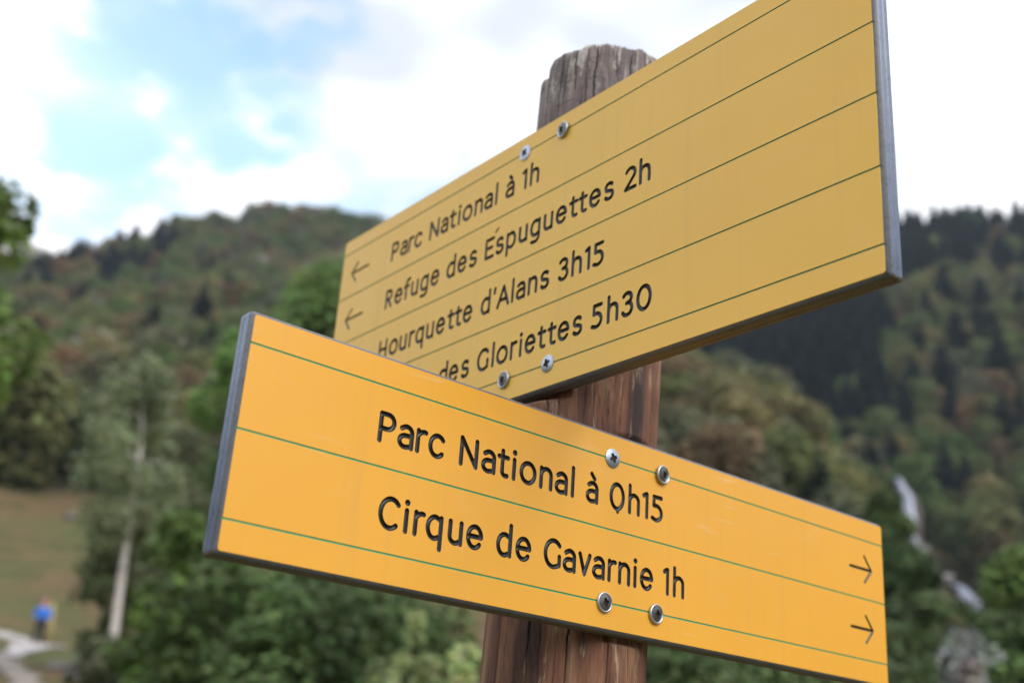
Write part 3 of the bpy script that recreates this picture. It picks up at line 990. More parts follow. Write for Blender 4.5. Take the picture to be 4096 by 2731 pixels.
def ground(x, y):
    x = np.atleast_1d(np.asarray(x, float)); y = np.atleast_1d(np.asarray(y, float))
    r = np.hypot(x, y); az = np.degrees(np.arctan2(x, y))
    z = t_prof(az, np.maximum(r, 12)) * np.maximum(r, 12)
    near = np.clip((r - 4) / 8, 0, 1)
    z = z * near + (-1.6) * (1 - near)
    amp = np.clip((r - 90) / 300, 0, 1)
    z = z + fbm2(x, y, .05, 3) * amp * 4.0 + fbm2(x, y, .4, 4) * .06 * np.clip((r - 2) / 10, 0, 1)
    return z


def gz(x, y): return float(ground(x, y)[0])


def forest_mask(x, y):
    r = np.hypot(x, y); az = np.degrees(np.arctan2(x, y))
    n = fbm2(x, y, .09, 8)
    edge = np.where(az < -14, 112, 90) + n * 6
    edge = np.where(az > 8, 95 + n * 8, edge)
    return np.clip((r - edge) / 5, 0, 1)


def make_terrain():
    azs = np.concatenate([np.arange(-180, -36, 4.0), np.arange(-36, 36.01, .5), np.arange(40, 180, 4.0)])
    rs = np.concatenate([[.6, 1.2, 2, 3, 4.5, 6, 8], np.geomspace(10, 560, 110), [620, 700, 800, 950, 1100, 1290]])
    A, Rr = np.meshgrid(azs, rs, indexing='xy')
    X = Rr * np.sin(np.radians(A)); Y = Rr * np.cos(np.radians(A))
    Zg = ground(X.ravel(), Y.ravel())
    V = np.c_[X.ravel(), Y.ravel(), Zg]
    n = len(azs)
    F = []
    for i in range(len(rs) - 1):
        for j in range(n):
            k = (j + 1) % n
            F += [i * n + j, i * n + k, (i + 1) * n + k, (i + 1) * n + j]
    V = np.vstack([V, [[0, 0, -1.6]]])
    nf = len(F) // 4
    sizes = [4] * nf
    for j in range(n):
        F += [len(V) - 1, (j + 1) % n, j]; sizes.append(3)
    # orientation up: reverse quads
    F = np.array(F); q = F[:nf * 4].reshape(-1, 4)[:, ::-1].ravel()
    F = np.concatenate([q, F[nf * 4:]])
    fm = forest_mask(V[:, 0], V[:, 1])
    me = mesh_np('ground', V, F, sizes, [mat_ground()], smooth=True, attr=('forest', fm))
    me.flip_normals() if me.polygons[0].normal.z < 0 else None
    o = link('ground', me)
    tag(o, kind='structure', label='grassy meadow rising to steep wooded mountainsides')


make_terrain()


def at(px, py, dist):
    """a point in the world seen at picture position (px, py), dist metres away horizontally"""
    d = ray(px, py)
    return Vector((d[0] * dist, d[1] * dist, d[2] * dist))


def foot(px, py, dist):
    p = at(px, py, dist)
    return Vector((p.x, p.y, gz(p.x, p.y)))


def hit(px, py, r0=15, r1=520):
    """where the line of sight through (px, py) first meets the ground"""
    d = ray(px, py)
    rr = np.geomspace(r0, r1, 900)
    zg = ground(d[0] * rr, d[1] * rr)
    k = np.nonzero(zg >= d[2] * rr)[0]
    q = rr[k[0]] if len(k) else r1
    return Vector((d[0] * q, d[1] * q, gz(d[0] * q, d[1] * q)))


# ---------------------------------------------------------------- path
def make_path():
    P = [hit(a, b) for a, b in ((-120, 1432), (-50, 1448), (0, 1458), (50, 1472), (100, 1482), (138, 1485))]
    br = [hit(a, b) for a, b in ((72, 1482), (60, 1490), (45, 1498), (34, 1503), (24, 1512))]
    dirt = [hit(a, b) for a, b in ((2, 1500), (14, 1522), (38, 1545), (60, 1575), (75, 1620))]
    mb = MB()

    def ribbon(P, wd, lift):
        pts = []
        for i in range(len(P) - 1):
            for k in range(8): pts.append(P[i].lerp(P[i + 1], k / 8))
        pts.append(P[-1])
        vs = []
        for i, p in enumerate(pts):
            d = (pts[min(i + 1, len(pts) - 1)] - pts[max(0, i - 1)]); d.z = 0; d.normalize()
            s = Vector((d.y, -d.x, 0))
            wv = wd[0] + (wd[1] - wd[0]) * min(1, 1.6 * i / len(pts)) + .10 * math.sin(i * 1.3) + .06 * math.sin(i * 2.9)
            for f in (-1, -.5, 0, .5, 1):
                q = p + s * wv * f
                vs.append((q.x, q.y, gz(q.x, q.y) + lift - .02 * abs(f)))
        fs = [(i * 5 + j, i * 5 + j + 1, (i + 1) * 5 + j + 1, (i + 1) * 5 + j) for i in range(len(pts) - 1) for j in range(4)]
        mb.add(vs, fs)
    ribbon(P, (.75, .55), .07)
    ribbon(br, (.85, .30), .10)
    o = link('gravel_path', mb.mesh('gravel_path', [mat_simple('pale_gravel', (.40, .37, .37), .95, var=.25, nscale=3)], smooth=True))
    tag(o, kind='structure', label='pale gravel path forking at the foot of the meadow')
    mb.v, mb.f, mb.m = [], [], []
    ribbon(dirt, (.35, .30), .05)
    o = link('dirt_track', mb.mesh('dirt_track', [mat_simple('dusty_earth', (.24, .205, .18), .95, var=.3, nscale=2)], smooth=True))
    tag(o, kind='structure', label='worn earth track in the grass below the gravel path')


make_path()

# ================================================================== TREES
RS = np.random.RandomState(11)


def leaf_quads(C, size, rs, up=.35, jit=.5, aspect=.7, outward=None):
    """random leaf-like rhombs centred at C (n,3), sizes (n,) -> verts (n*4,3)"""
    n = len(C)
    nrm = rs.normal(size=(n, 3))
    nrm[:, 2] = np.abs(nrm[:, 2]) + up
    if outward is not None: nrm = nrm * jit + outward
    nrm /= np.linalg.norm(nrm, axis=1)[:, None] + 1e-9
    t = rs.normal(size=(n, 3))
    t -= nrm * (t * nrm).sum(1)[:, None]
    t /= np.linalg.norm(t, axis=1)[:, None] + 1e-9
    b = np.cross(nrm, t)
    s = np.asarray(size)[:, None]
    a = aspect * s
    return np.stack([C - t * s, C - b * a, C + t * s, C + b * a], 1).reshape(-1, 3)


def crown_points(n, rs, centers, radii, hollow=.70):
    k = rs.choice(len(centers), n, p=np.array(radii)[:, 0] * np.array(radii)[:, 2] / (np.array(radii)[:, 0] * np.array(radii)[:, 2]).sum())
    d = rs.normal(size=(n, 3)); d /= np.linalg.norm(d, axis=1)[:, None]
    rr = rs.uniform(hollow, 1.05, n) ** .7
    C = np.asarray(centers)[k] + d * rr[:, None] * np.asarray(radii)[k]
    return C, d, k


def build_tree(name, rs, mats, height, crown_r, trunk_h, n_leaf, leaf, kind='broad', lean=(0, 0), tint=None, trunk_r=None, blobs=9, bark=None, split=False, gaps=0):
    """returns (crown mesh, trunk mesh) or one joined mesh; origin at the foot"""
    tr = trunk_r or height * .016
    tb = MB()
    top = Vector((lean[0], lean[1], height))
    pts = [Vector((lean[0] * f ** 1.2 + rs.normal() * .02 * height * f * .3, lean[1] * f ** 1.2, height * f)) for f in (0, .12, .3, .5, .7, .88, .97)]
    pts[0].z = -.4
    tb.tube(pts, [tr * 1.25, tr, tr * .88, tr * .70, tr * .48, tr * .25, tr * .07], 7, 1)
    if kind == 'broad':
        cs, rd = [], []
        ch = height - trunk_h
        for k in range(blobs):
            f = (k + .5) / blobs
            a = k * 2.4 + rs.uniform(-.4, .4)
            wr = crown_r * math.sin(math.pi * (.18 + .72 * f)) ** .8
            rr = rs.uniform(.34, .52) * crown_r
            off = (wr - rr * .6) * rs.uniform(.5, 1)
            z = trunk_h + ch * f
            c = (lean[0] * z / height + off * math.cos(a), lean[1] * z / height + off * math.sin(a), min(z, height - rr * .7))
            cs.append(c); rd.append((rr, rr, rr * rs.uniform(.7, .95)))
            st = pts[2 + min(3, int(f * 4))]
            tb.tube([st, st.lerp(Vector(c), .55) + Vector((0, 0, -.03 * height)), Vector(c)], [tr * .42, tr * .26, tr * .08], 5, 1)
        C, d, k = crown_points(n_leaf, rs, cs, rd)
        sz = leaf * rs.uniform(.6, 1.3, n_leaf)
        lv = leaf_quads(C, sz, rs, outward=d * .9 + np.array([0, 0, .35]), jit=.5)
        # sprays differ: some lighter, some darker; each clump of leaves has its own tone
        clump = rs.uniform(.78 if not split else .62, 1.24 if not split else 1.42, len(cs))[k]
        tone = clump * rs.uniform(.78, 1.25, n_leaf)
    elif kind == 'weep':      # birch: airy narrow crown of many small hanging sprays
        nb = 46
        cs = []
        for k in range(nb):
            f = rs.uniform(trunk_h / height, .98)
            a = rs.uniform(0, 6.28)
            wr = crown_r * (math.sin(math.pi * min(1, (1.02 - f) * 1.15)) ** .7 * .8 + .12)
            off = wr * rs.uniform(.25, 1)
            p0 = Vector((lean[0] * f ** 1.2, lean[1] * f ** 1.2, f * height))
            q = p0 + Vector((math.cos(a) * off, math.sin(a) * off, height * .02))
            e = q + Vector((math.cos(a) * .15 * crown_r, math.sin(a) * .15 * crown_r, -height * rs.uniform(.04, .12)))
            tb.tube([p0, q, e], [tr * .22, tr * .1, tr * .04], 4, 1, cap=False)
            cs.append((q, e))
        k = rs.randint(0, nb, n_leaf)
        f = rs.uniform(0, 1, n_leaf)[:, None]
        A = np.array([tuple(c[0]) for c in cs])[k]; B = np.array([tuple(c[1]) for c in cs])[k]
        C = A * (1 - f) + B * f + rs.normal(size=(n_leaf, 3)) * [crown_r * .16, crown_r * .16, height * .022]
        sz = leaf * rs.uniform(.6, 1.3, n_leaf)
        lv = leaf_quads(C, sz, rs)
        tone = rs.uniform(.75, 1.3, nb)[k] * rs.uniform(.8, 1.25, n_leaf)
    else:                     # conifer: whorls of drooping branches
        nw = 15
        per = max(5, n_leaf // (nw * 3))
        Cs, Ts, Sz = [], [], []
        for w_ in range(nw):
            f = (w_ + .3) / nw
            z = trunk_h + (height - trunk_h) * f
            rr = crown_r * (1 - f) ** .82 * rs.uniform(.82, 1.12) + .05 * crown_r
            for k in range(per):
                a = 2 * math.pi * k / per + rs.uniform(-.4, .4) + w_
                rl = rr * rs.uniform(.72, 1.15)
                for q in (.3, .62, .95):
                    Cs.append((rl * q * math.cos(a), rl * q * math.sin(a), z - rl * .42 * q ** 1.3 + rs.normal() * .05 * rr))
                    Ts.append((math.cos(a), math.sin(a), -.35)); Sz.append((.30 * rl + .18) * (1.15 - .3 * q))
        C = np.array(Cs); T_ = np.array(Ts); T_ /= np.linalg.norm(T_, axis=1)[:, None]
        Sz = np.array(Sz) * leaf
        n_leaf = len(C)
        side = np.cross(T_, [0, 0, 1.0]) + rs.normal(size=(n_leaf, 3)) * .35
        side /= np.linalg.norm(side, axis=1)[:, None]
        s = Sz[:, None]
        lv = np.stack([C - T_ * s, C - side * s * .62 - [0, 0, .1], C + T_ * s * 1.15, C + side * s * .62], 1).reshape(-1, 3)
        tone = rs.uniform(.7, 1.4, n_leaf)
        k = np.zeros(n_leaf, int)
    col = np.ones((n_leaf, 4)); tint = np.array(tint if tint is not None else (1, 1, 1))
    hue = rs.normal(size=(n_leaf, 3)) * .07 + 1
    col[:, :3] = tint * tone[:, None] * hue
    col = np.clip(np.repeat(col, 4, 0), 0, 1.6)
    nq = n_leaf
    loops = np.arange(nq * 4)
    if split:
        cm = mesh_np(name + '_crown', lv, loops, [4] * nq, [mats[0]], col=col)
        tm = mesh_np(name + '_trunk', tb.v, [i for f in tb.f for i in f], [len(f) for f in tb.f], [mats[1]], smooth=True)
        return cm, tm
    tv = np.array(tb.v)
    V = np.vstack([lv, tv])
    lo = np.concatenate([loops, np.array([i for f in tb.f for i in f]) + len(lv)])
    sz = [4] * nq + [len(f) for f in tb.f]
    colv = np.vstack([col, np.tile([.10, .085, .07, 1], (len(tv), 1))])
    return mesh_np(name, V, lo, sz, mats, mi=[0] * nq + [1] * len(tb.f), col=colv)


BARK = mat_simple('grey_brown_bark', (.13, .11, .09), .9, var=.3, nscale=6)
BIRCH = mat_birch()
FOL = {
    'spruce': mat_foliage('spruce_needles', [(.014, .031, .033), (.019, .037, .036), (.012, .028, .031)], .15),
    'olive': mat_foliage('olive_green_leaves', [(0.155, 0.190, 0.065), (0.130, 0.175, 0.065), (0.185, 0.190, 0.070)]),
    'russet': mat_foliage('russet_leaves', [(0.215, 0.150, 0.080), (0.200, 0.152, 0.085), (0.240, 0.150, 0.075)]),
    'ochre': mat_foliage('ochre_leaves', [(0.248, 0.213, 0.088), (0.227, 0.206, 0.099)]),
    'grey': mat_foliage('grey_green_leaves', [(0.190, 0.190, 0.112), (0.165, 0.182, 0.105)]),
    'green': mat_foliage('fresh_green_leaves', [(0.121, 0.192, 0.057), (0.135, 0.199, 0.064)]),
}
TINT = {'spruce': (.016, .031, .030), 'olive': (.155, .188, .066), 'russet': (.20, .142, .08), 'ochre': (.25, .22, .09), 'grey': (.165, .170, .105), 'green': (.128, .195, .06)}
STUFFMAT = mat_foliage('forest_leaves', None, .38, objrand=False)

# prototypes for the hillsides
PROTO = {}
for key in FOL:
    PROTO[key] = []
    for v in range(4):
        rs = np.random.RandomState(100 + v + 10 * len(PROTO))
        if key == 'spruce':
            PROTO[key].append(build_tree('spruce', rs, [FOL[key], BARK], 16.0, 4.0, .8, 520, 1.15, 'conifer'))
        else:
            PROTO[key].append(build_tree(key + '_tree', rs, [FOL[key], BARK], 11.0, 4.8, 1.0, 1700, .44, blobs=15 + v))
PROTO_LO = {'spruce': PROTO['spruce']}
for key in FOL:
    if key != 'spruce':
        PROTO_LO[key] = [build_tree(key + '_tree_far', np.random.RandomState(300 + v), [FOL[key], BARK], 11.0, 4.8, 1.0, 620, .72, blobs=12 + v) for v in range(4)]

# ------------------------------------------------ scatter
cands = []
rs = np.random.RandomState(21)
cell = 6.2
for gx in np.arange(-330, 330, cell):
    for gy in np.arange(60, 560, cell):
        x = gx + rs.uniform(-.45, .45) * cell; y = gy + rs.uniform(-.45, .45) * cell
        r = math.hypot(x, y); az = math.degrees(math.atan2(x, y))
        if r > 505 or r < 88 or abs(az) > 30: continue
        keep = 1.0 if r < 200 else .72
        if rs.uniform() > keep: continue
        cands.append((x, y, r, az))
cands = np.array(cands)
FM = forest_mask(cands[:, 0], cands[:, 1])
Zc = ground(cands[:, 0], cands[:, 1])
cands = np.c_[cands, Zc][FM > .4]


def pick_kind(x, y, r, az, z, rs):
    ppx, ppy, _ = project(np.array([x, y, z + 6]))
    n = math.sin(x * .05 + 1.3) * math.sin(y * .043) + .5 * math.sin(x * .13 + y * .09)
    if az < 4:    # left mountainside
        ridge = ppy < 640 + (ppx - 60) * -.13 and ppx < 400
        p_spruce = .88 if ridge and ppy < 700 else (.40 if ppy < 700 and ppx < 380 else .07)
        if ppx > 470 and ppy < 620: p_spruce = .05
    else:
        if r < 215 and az < 19: p_spruce = .03
        elif ppx > 2040 and ppy > 640 and ppy < 1000:
            p_spruce = .30 if n > 0 else .18
        elif ppy < 1000: p_spruce = .96 if (ppx < 2060 or ppy < 650) else .35
        else: p_spruce = .15
    if rs.uniform() < p_spruce: return 'spruce'
    u = rs.uniform()
    if az >= 4 and r < 215:
        return 'olive' if u < .38 else 'grey' if u < .70 else 'ochre' if u < .86 else 'russet' if u < .96 else 'green'
    if ppy > 980 and az > 18: return 'olive' if u < .45 else 'green' if u < .7 else 'ochre' if u < .9 else 'russet'
    return 'olive' if u < .48 else 'grey' if u < .68 else 'ochre' if u < .80 else 'russet' if u < .92 else 'green'


FALL = [(2058, 1098, 232), (2078, 1125, 230), (2090, 1170, 228), (2092, 1215, 226), (2104, 1262, 224), (2130, 1295, 221), (2165, 1325, 218), (2200, 1345, 215), (2228, 1372, 212), (2255, 1405, 208)]
fall_px = np.array([(a, b) for a, b, _ in FALL], float)
insts = []
for x, y, r, az, z in cands:
    kd = pick_kind(x, y, r, az, z, rs)
    ppx, ppy, dep = project(np.array([x, y, z + 3]))
    sc = rs.uniform(.72, 1.25)
    if kd == 'spruce' and r > 250: sc *= .80 if az < 4 else 1.05
    if r > 425 and az > 10 and kd == 'spruce': sc *= .74
    # keep the stream bed open
    wpx = 7 * sc / r * FPX * .5
    tp = project(np.array([x, y, z + 9 * sc]))
    dmin = min(np.hypot(*(fall_px - [ppx, ppy]).T).min(), np.hypot(*(fall_px - [tp[0], tp[1]]).T).min())
    if dmin < wpx + 16 and r > 90 and r < 245: continue
    if 2030 < ppx < 2290 and r < 208 and ppy < 1420 and az > 18.6: continue
    insts.append((kd, x, y, z, r, az, sc, rs.uniform(0, 6.28), rs.randint(0, 4)))

# which of them does the picture show? paint near to far over a coarse screen
GW, GH = 392, 262
scr = np.zeros((GH, GW), bool)


def paint_poly(pts):
    pts = np.array(pts) / 6.0
    yy, xx = np.mgrid[0:GH, 0:GW]
    C = np.c_[xx.ravel() + .5, yy.ravel() + .5]
    E = [(i, (i + 1) % len(pts)) for i in range(len(pts))]
    scr[even_odd(C, pts, E).reshape(GH, GW)] = True


paint_poly([(555, 722), (2030, 1210), (2035, 1585), (470, 1270)])
paint_poly([(797, 560), (2003, -140), (2070, 640), (1180, 915), (755, 860)])
paint_poly([(1232, 200), (1520, 120), (1480, 1568), (1110, 1568)])
shown = []
order = sorted(range(len(insts)), key=lambda i: insts[i][4])
for i in order:
    kd, x, y, z, r, az, sc, rot, v = insts[i]
    H = (16 if kd == 'spruce' else 11) * sc
    w_ = (2.3 if kd == 'spruce' else 4.2) * sc
    ppx, ppy, _ = project(np.array([x, y, z + H * .55]))
    hw_ = w_ / r * FPX / 6; hh_ = H * .5 / r * FPX * .93 / 6
    cx_, cy_ = ppx / 6, ppy / 6
    x0, x1 = max(0, int(cx_ - hw_)), min(GW, int(cx_ + hw_) + 1)
    y0, y1 = max(0, int(cy_ - hh_)), min(GH, int(cy_ + hh_) + 1)
    if x0 >= x1 or y0 >= y1: continue
    sub = scr[y0:y1, x0:x1]
    cnt = int((~sub).sum())
    sub[:] = True
    if cnt >= 3: shown.append((cnt, i))
shown.sort(reverse=True)
n_con = n_br = 0
solo = set()
for cnt, i in shown:
    if insts[i][0] == 'spruce':
        if n_con < 280: solo.add(i); n_con += 1
    elif n_br < 290: solo.add(i); n_br += 1

COLN = {'spruce': 'dark blue-green spruce', 'olive': 'olive-green tree', 'russet': 'russet autumn tree', 'ochre': 'yellow-ochre tree', 'grey': 'grey-green tree', 'green': 'fresh green tree'}
ORD = ['first', 'second', 'third', 'fourth', 'fifth', 'sixth', 'seventh', 'eighth', 'ninth', 'tenth', 'eleventh', 'twelfth', 'thirteenth', 'fourteenth', 'fifteenth', 'sixteenth', 'seventeenth',
       'eighteenth', 'nineteenth', 'twentieth'] + ['twenty-' + q for q in ('first', 'second', 'third', 'fourth', 'fifth', 'sixth', 'seventh', 'eighth', 'ninth')]


def zone(i):
    kd, x, y, z, r, az, sc, rot, v = insts[i]
    ppx, ppy, _ = project(np.array([x, y, z + 6]))
    band = 'on the ridge line' if r > 425 else 'high on the slope' if r > 340 else 'midway up the slope' if r > 250 else 'low on the slope' if r > 170 else 'at the forest edge'
    if ppx < 110: w = 'beside the left tree'
    elif ppx < 280: w = 'left of the birch tip'
    elif ppx < 430: w = 'above the birch'
    elif ppx < 600: w = 'left of the lower board corner'
    elif ppx < 1000: w = 'left of the upper board'
    elif ppx < 1700: w = 'just right of the post'
    elif ppx < 1900: w = 'between the two boards'
    elif ppx < 2060: w = 'under the upper board corner'
    elif ppx < 2200: w = 'above the waterfall'
    else: w = 'at the right picture edge'
    return band, w, float(ppx)


zones = {}
for i in solo:
    b_, w_, q_ = zone(i)
    zones.setdefault((insts[i][0], b_, w_), []).append((q_, i))
for (kd, b_, w_), mem in zones.items():
    mem.sort()
    for k, (q_, i) in enumerate(mem):
        _, x, y, z, r, az, sc, rot, v = insts[i]
        o = bpy.data.objects.new('spruce_tree' if kd == 'spruce' else 'broadleaf_tree', PROTO[kd][v])
        COL.objects.link(o)
        o.location = (x, y, z); o.rotation_euler = (0, 0, rot); o.scale = (sc, sc, sc)
        lab = COLN[kd] + ' ' + b_ + ' ' + w_
        if len(mem) > 1:
            lab += ', ' + ORD[min(k, len(ORD) - 1)] + ' from left'
        tag(o, lab, 'tree', group=COLN[kd] + 's on the ' + ('left' if az < 4 else 'right') + ' mountainside')

for px, py, pyt, lab in ((2257, 800, 672, 'tall dark spruce standing clear near the right picture edge'), (2202, 868, 752, 'dark spruce left of and below the tallest one on the right slope'),
                         (2117, 838, 735, 'narrow dark spruce below the upper board corner in pale green woods'), (2154, 765, 708, 'small dark spruce between the narrow one and the tallest'),
                         (2300, 890, 752, 'broad dark spruce at the right edge below the tallest one')):
    p = hit(px, py + 25, 210)
    r_ = math.hypot(p.x, p.y)
    o = bpy.data.objects.new('spruce_tree', PROTO['spruce'][px % 4])
    COL.objects.link(o)
    o.location = p
    k_ = (py + 25 - pyt) / FPX * r_ / 16 * 1.02
    o.scale = (k_ * 1.15, k_ * 1.15, k_)
    tag(o, lab, 'tree', group='dark blue-green spruces on the right mountainside')

# everything the picture barely shows becomes one forest mass
VV, LL, SS, MI, CC = [], [], [], [], []
off = 0
for i in range(len(insts)):
    if i in solo: continue
    kd, x, y, z, r, az, sc, rot, v = insts[i]
    if r > 260 and (i % 5 == 0): continue
    me = PROTO_LO[kd][v]
    if not hasattr(me, 'name'): continue
    key = (kd, v)
    if key not in GCACHE:
        a = np.empty(len(me.vertices) * 3, np.float32); me.vertices.foreach_get('co', a)
        l_ = np.empty(len(me.loops), np.int32); me.loops.foreach_get('vertex_index', l_)
        s_ = np.empty(len(me.polygons), np.int32); me.polygons.foreach_get('loop_total', s_)
        m_ = np.empty(len(me.polygons), np.int32); me.polygons.foreach_get('material_index', m_)
        c_ = np.empty(len(me.vertices) * 4, np.float32); me.attributes['leafcol'].data.foreach_get('color', c_)
        GCACHE[key] = (a.reshape(-1, 3), l_, s_, m_, c_.reshape(-1, 4))
    a, l_, s_, m_, c_ = GCACHE[key]
    c, s = math.cos(rot), math.sin(rot)
    P = a @ np.array([[c, s, 0], [-s, c, 0], [0, 0, 1]]) * sc + [x, y, z]
    tt = c_.copy()
    leafv = m_ == 0
    nleaf = int(s_[leafv].sum())
    tt[:nleaf, :3] *= TINT[kd]
    VV.append(P); LL.append(l_ + off); SS.append(s_); MI.append(m_); CC.append(tt)
    off += len(P)
me = mesh_np('forest', np.vstack(VV), np.concatenate(LL), np.concatenate(SS), [STUFFMAT, BARK], mi=np.concatenate(MI), col=np.vstack(CC))
tag(link('forest', me), kind='stuff', label='blurred mixed autumn forest covering the mountainsides')
print('trees', len(insts), 'solo', n_con, n_br, 'forest verts', off)


# ------------------------------------------------ near trees and shrubs
def plant(name, label, category, pos, rs, tint, bark=None, mats=None, trans=.28, group=None, **kw):
    fm = mat_foliage(name + '_leaves', [tint, tuple(c * 1.15 for c in tint)], trans)
    cm, tm = build_tree(name, rs, [fm, bark or BARK], split=True, **kw)
    root = bpy.data.objects.new(name, None); COL.objects.link(root)
    root.location = pos
    tag(root, label, category, group)
    a = bpy.data.objects.new('crown', cm); COL.objects.link(a); a.parent = root
    b = bpy.data.objects.new('trunk', tm); COL.objects.link(b); b.parent = root
    return root


def span(px, dist): return px / FPX * dist * 1.0


rsn = np.random.RandomState(77)
TWIG = mat_simple('dark_twig', (.10, .08, .065), .9)
# white birch: foot (250,1535), top about (345,820)
p = foot(250, 1535, 27)
topv = at(348, 815, 27)
plant('birch_tree', 'slender birch with bare white trunk leaning right and thin grey-green crown', 'tree', p, rsn, (.24, .285, .16), bark=BIRCH,
      height=topv.z - p.z, crown_r=1.05, trunk_h=(topv.z - p.z) * .43, n_leaf=9500, leaf=.070, kind='weep',
      lean=(topv.x - p.x, topv.y - p.y), trunk_r=.095)
p = foot(362, 1545, 31); topv = at(405, 985, 31)
plant('birch_tree', 'thinner pale birch just right of the white birch, in front of green shrubs', 'tree', p, rsn, (.21, .235, .14), bark=BIRCH,
      height=topv.z - p.z, crown_r=1.05, trunk_h=(topv.z - p.z) * .36, n_leaf=6500, leaf=.072, kind='weep',
      lean=(topv.x - p.x, topv.y - p.y), trunk_r=.085)
p = foot(205, 1540, 33); topv = at(235, 1150, 33)
plant('young_tree', 'small drooping green tree left of the white birch at the meadow edge', 'tree', p, rsn, (.15, .19, .09),
      height=topv.z - p.z, crown_r=1.0, trunk_h=.4, n_leaf=4200, leaf=.085, kind='weep', lean=(.2, 0), trunk_r=.05)
p = foot(330, 1545, 36); topv = at(345, 1230, 36)
plant('young_tree', 'grey-green young tree right behind the white birch trunk', 'tree', p, rsn, (.17, .185, .11),
      height=topv.z - p.z, crown_r=1.5, trunk_h=.4, n_leaf=5200, leaf=.085, kind='weep', lean=(.2, 0), trunk_r=.05)
# tree cut by the left edge of the picture
p = foot(-126, 760, 15)
plant('broadleaf_tree', 'leafy green tree cut off by the left edge of the picture', 'tree', p, rsn, (.15, .22, .06),
      height=at(-80, 405, 15).z - p.z, crown_r=1.12, trunk_h=(at(-60, 1150, 15).z - p.z), n_leaf=4200, leaf=.085, blobs=18, lean=(.05, 0), trunk_r=.12, trans=.4)
# ash behind the boards
p = foot(770, 760, 34)
plant('ash_tree', 'bright green ash behind the two yellow boards, showing left of them', 'tree', p, rsn, (.19, .28, .10),
      height=at(770, 622, 34).z - p.z, crown_r=3.0, trunk_h=3.0, n_leaf=11000, leaf=.15, blobs=26, trunk_r=.2, trans=.5)
p = foot(555, 900, 38)
plant('ash_tree', 'second bright green ash whose side shows left of the lower board end', 'tree', p, rsn, (.17, .27, .085),
      height=at(575, 770, 38).z - p.z, crown_r=1.75, trunk_h=2.4, n_leaf=6000, leaf=.14, blobs=18, trunk_r=.14, trans=.5)
p = foot(205, 1500, 190); tq = at(225, 758, 190)
plant('broadleaf_tree', 'pale yellowish-grey dome-shaped tree amid darker woods above the white birch', 'tree', Vector((tq.x, tq.y, tq.z - 9)), rsn, (.26, .235, .15),
      height=9.0, crown_r=5.2, trunk_h=.5, n_leaf=2600, leaf=.45, blobs=14, trunk_r=.2)

SHR = [
    # px, py(top), dist, radius px, tint, label
    (430, 1175, 19, 105, (.125, .200, .045), 'bright green leafy shrub right of the birch trunk under the lower board corner'),
    (560, 1300, 17, 200, (.095, .150, .045), 'dark green shrub below the left end of the lower board'),
    (760, 1340, 16, 230, (.080, .130, .042), 'wide dark green bush under the middle of the lower board'),
    (960, 1375, 18, 200, (.085, .135, .042), 'dark green bush just left of the post foot'),
    (300, 1470, 24, 120, (.110, .125, .065), 'low dull green bush at the foot of the white birch'),
    (450, 1400, 22, 130, (.075, .120, .055), 'dull green bush right of the thinner birch'),
    (1560, 1440, 17, 190, (.088, .135, .045), 'dark green bush right of the post, below the lower board'),
    (1760, 1480, 20, 200, (.095, .140, .048), 'green bush under the right half of the lower board'),
    (1960, 1500, 22, 180, (.080, .120, .045), 'dark bush under the arrow end of the lower board'),
    (2035, 1130, 44, 75, (.105, .150, .055), 'green bushy tree right of the lower board arrows, left of the waterfall'),
    (2075, 1255, 38, 95, (.085, .140, .050), 'green bush below the bend of the waterfall'),
    (2120, 1370, 34, 120, (.088, .130, .048), 'dark green bush touching the arrow end of the lower board'),
    (2352, 1262, 40, 118, (.135, .200, .055), 'bright green rounded tree at the right edge below the waterfall'),
    (2310, 1415, 34, 130, (.10, .16, .05), 'deep green bush in the lower right corner'),
    (2190, 1412, 33, 52, (.185, .185, .080), 'yellowish bush behind the whitish shrub in the lower right'),
    (2060, 1430, 30, 110, (.08, .12, .042), 'dark green bush left of the pale shrub in the lower right'),
    (2212, 1448, 26, 66, (.36, .38, .38), 'whitish grey-leaved shrub near the lower right corner'),
    (2222, 1515, 24, 34, (.42, .36, .34), 'small pinkish-white flowering shrub at the bottom right'),
]
for px, py, dist, rpx, tint, lab in SHR:
    rad = rpx / FPX * dist * 1.12
    tpt = at(px, py, dist)
    zg = gz(tpt.x, tpt.y)
    H = max(tpt.z - zg, rad)
    small = rpx < 70
    H2 = H
    if small: th = H - 1.7 * rad
    else: th = H * .12
    plant('shrub', lab, 'shrub', Vector((tpt.x, tpt.y, zg)), rsn, tint, height=H2, crown_r=rad, trunk_h=max(.1, th), bark=TWIG,
          n_leaf=int(min(6500, 2600 * rad * max(1, H / 3))) if not small else (520 if 'grey-leaved' in lab else 420),
          leaf=(.045 + .0022 * dist) * (.62 if small else 1), blobs=16 if not small else 9, trunk_r=.05)
# pale green sapling sprays close behind the post
for px, py, dist, rad, lab in ((955, 1395, 7.0, .13, 'tall pale green sapling sprout left of the post foot'), (1060, 1478, 6.6, .17, 'pale green sprouts touching the left side of the post'),
                               (880, 1515, 6.8, .22, 'low pale green leafy sprouts at the bottom edge left of the post'), (985, 1500, 6.9, .17, 'pale green leafy sprouts between the tall sapling and the post')):
    tpt = at(px, py, dist); zg = gz(tpt.x, tpt.y); H = tpt.z - zg
    plant('sapling', lab, 'sapling', Vector((tpt.x, tpt.y, zg)), rsn, (.36, .43, .20), height=H, crown_r=rad, trunk_h=H * .35, n_leaf=420, leaf=.034, blobs=12, trunk_r=.012, trans=.45)

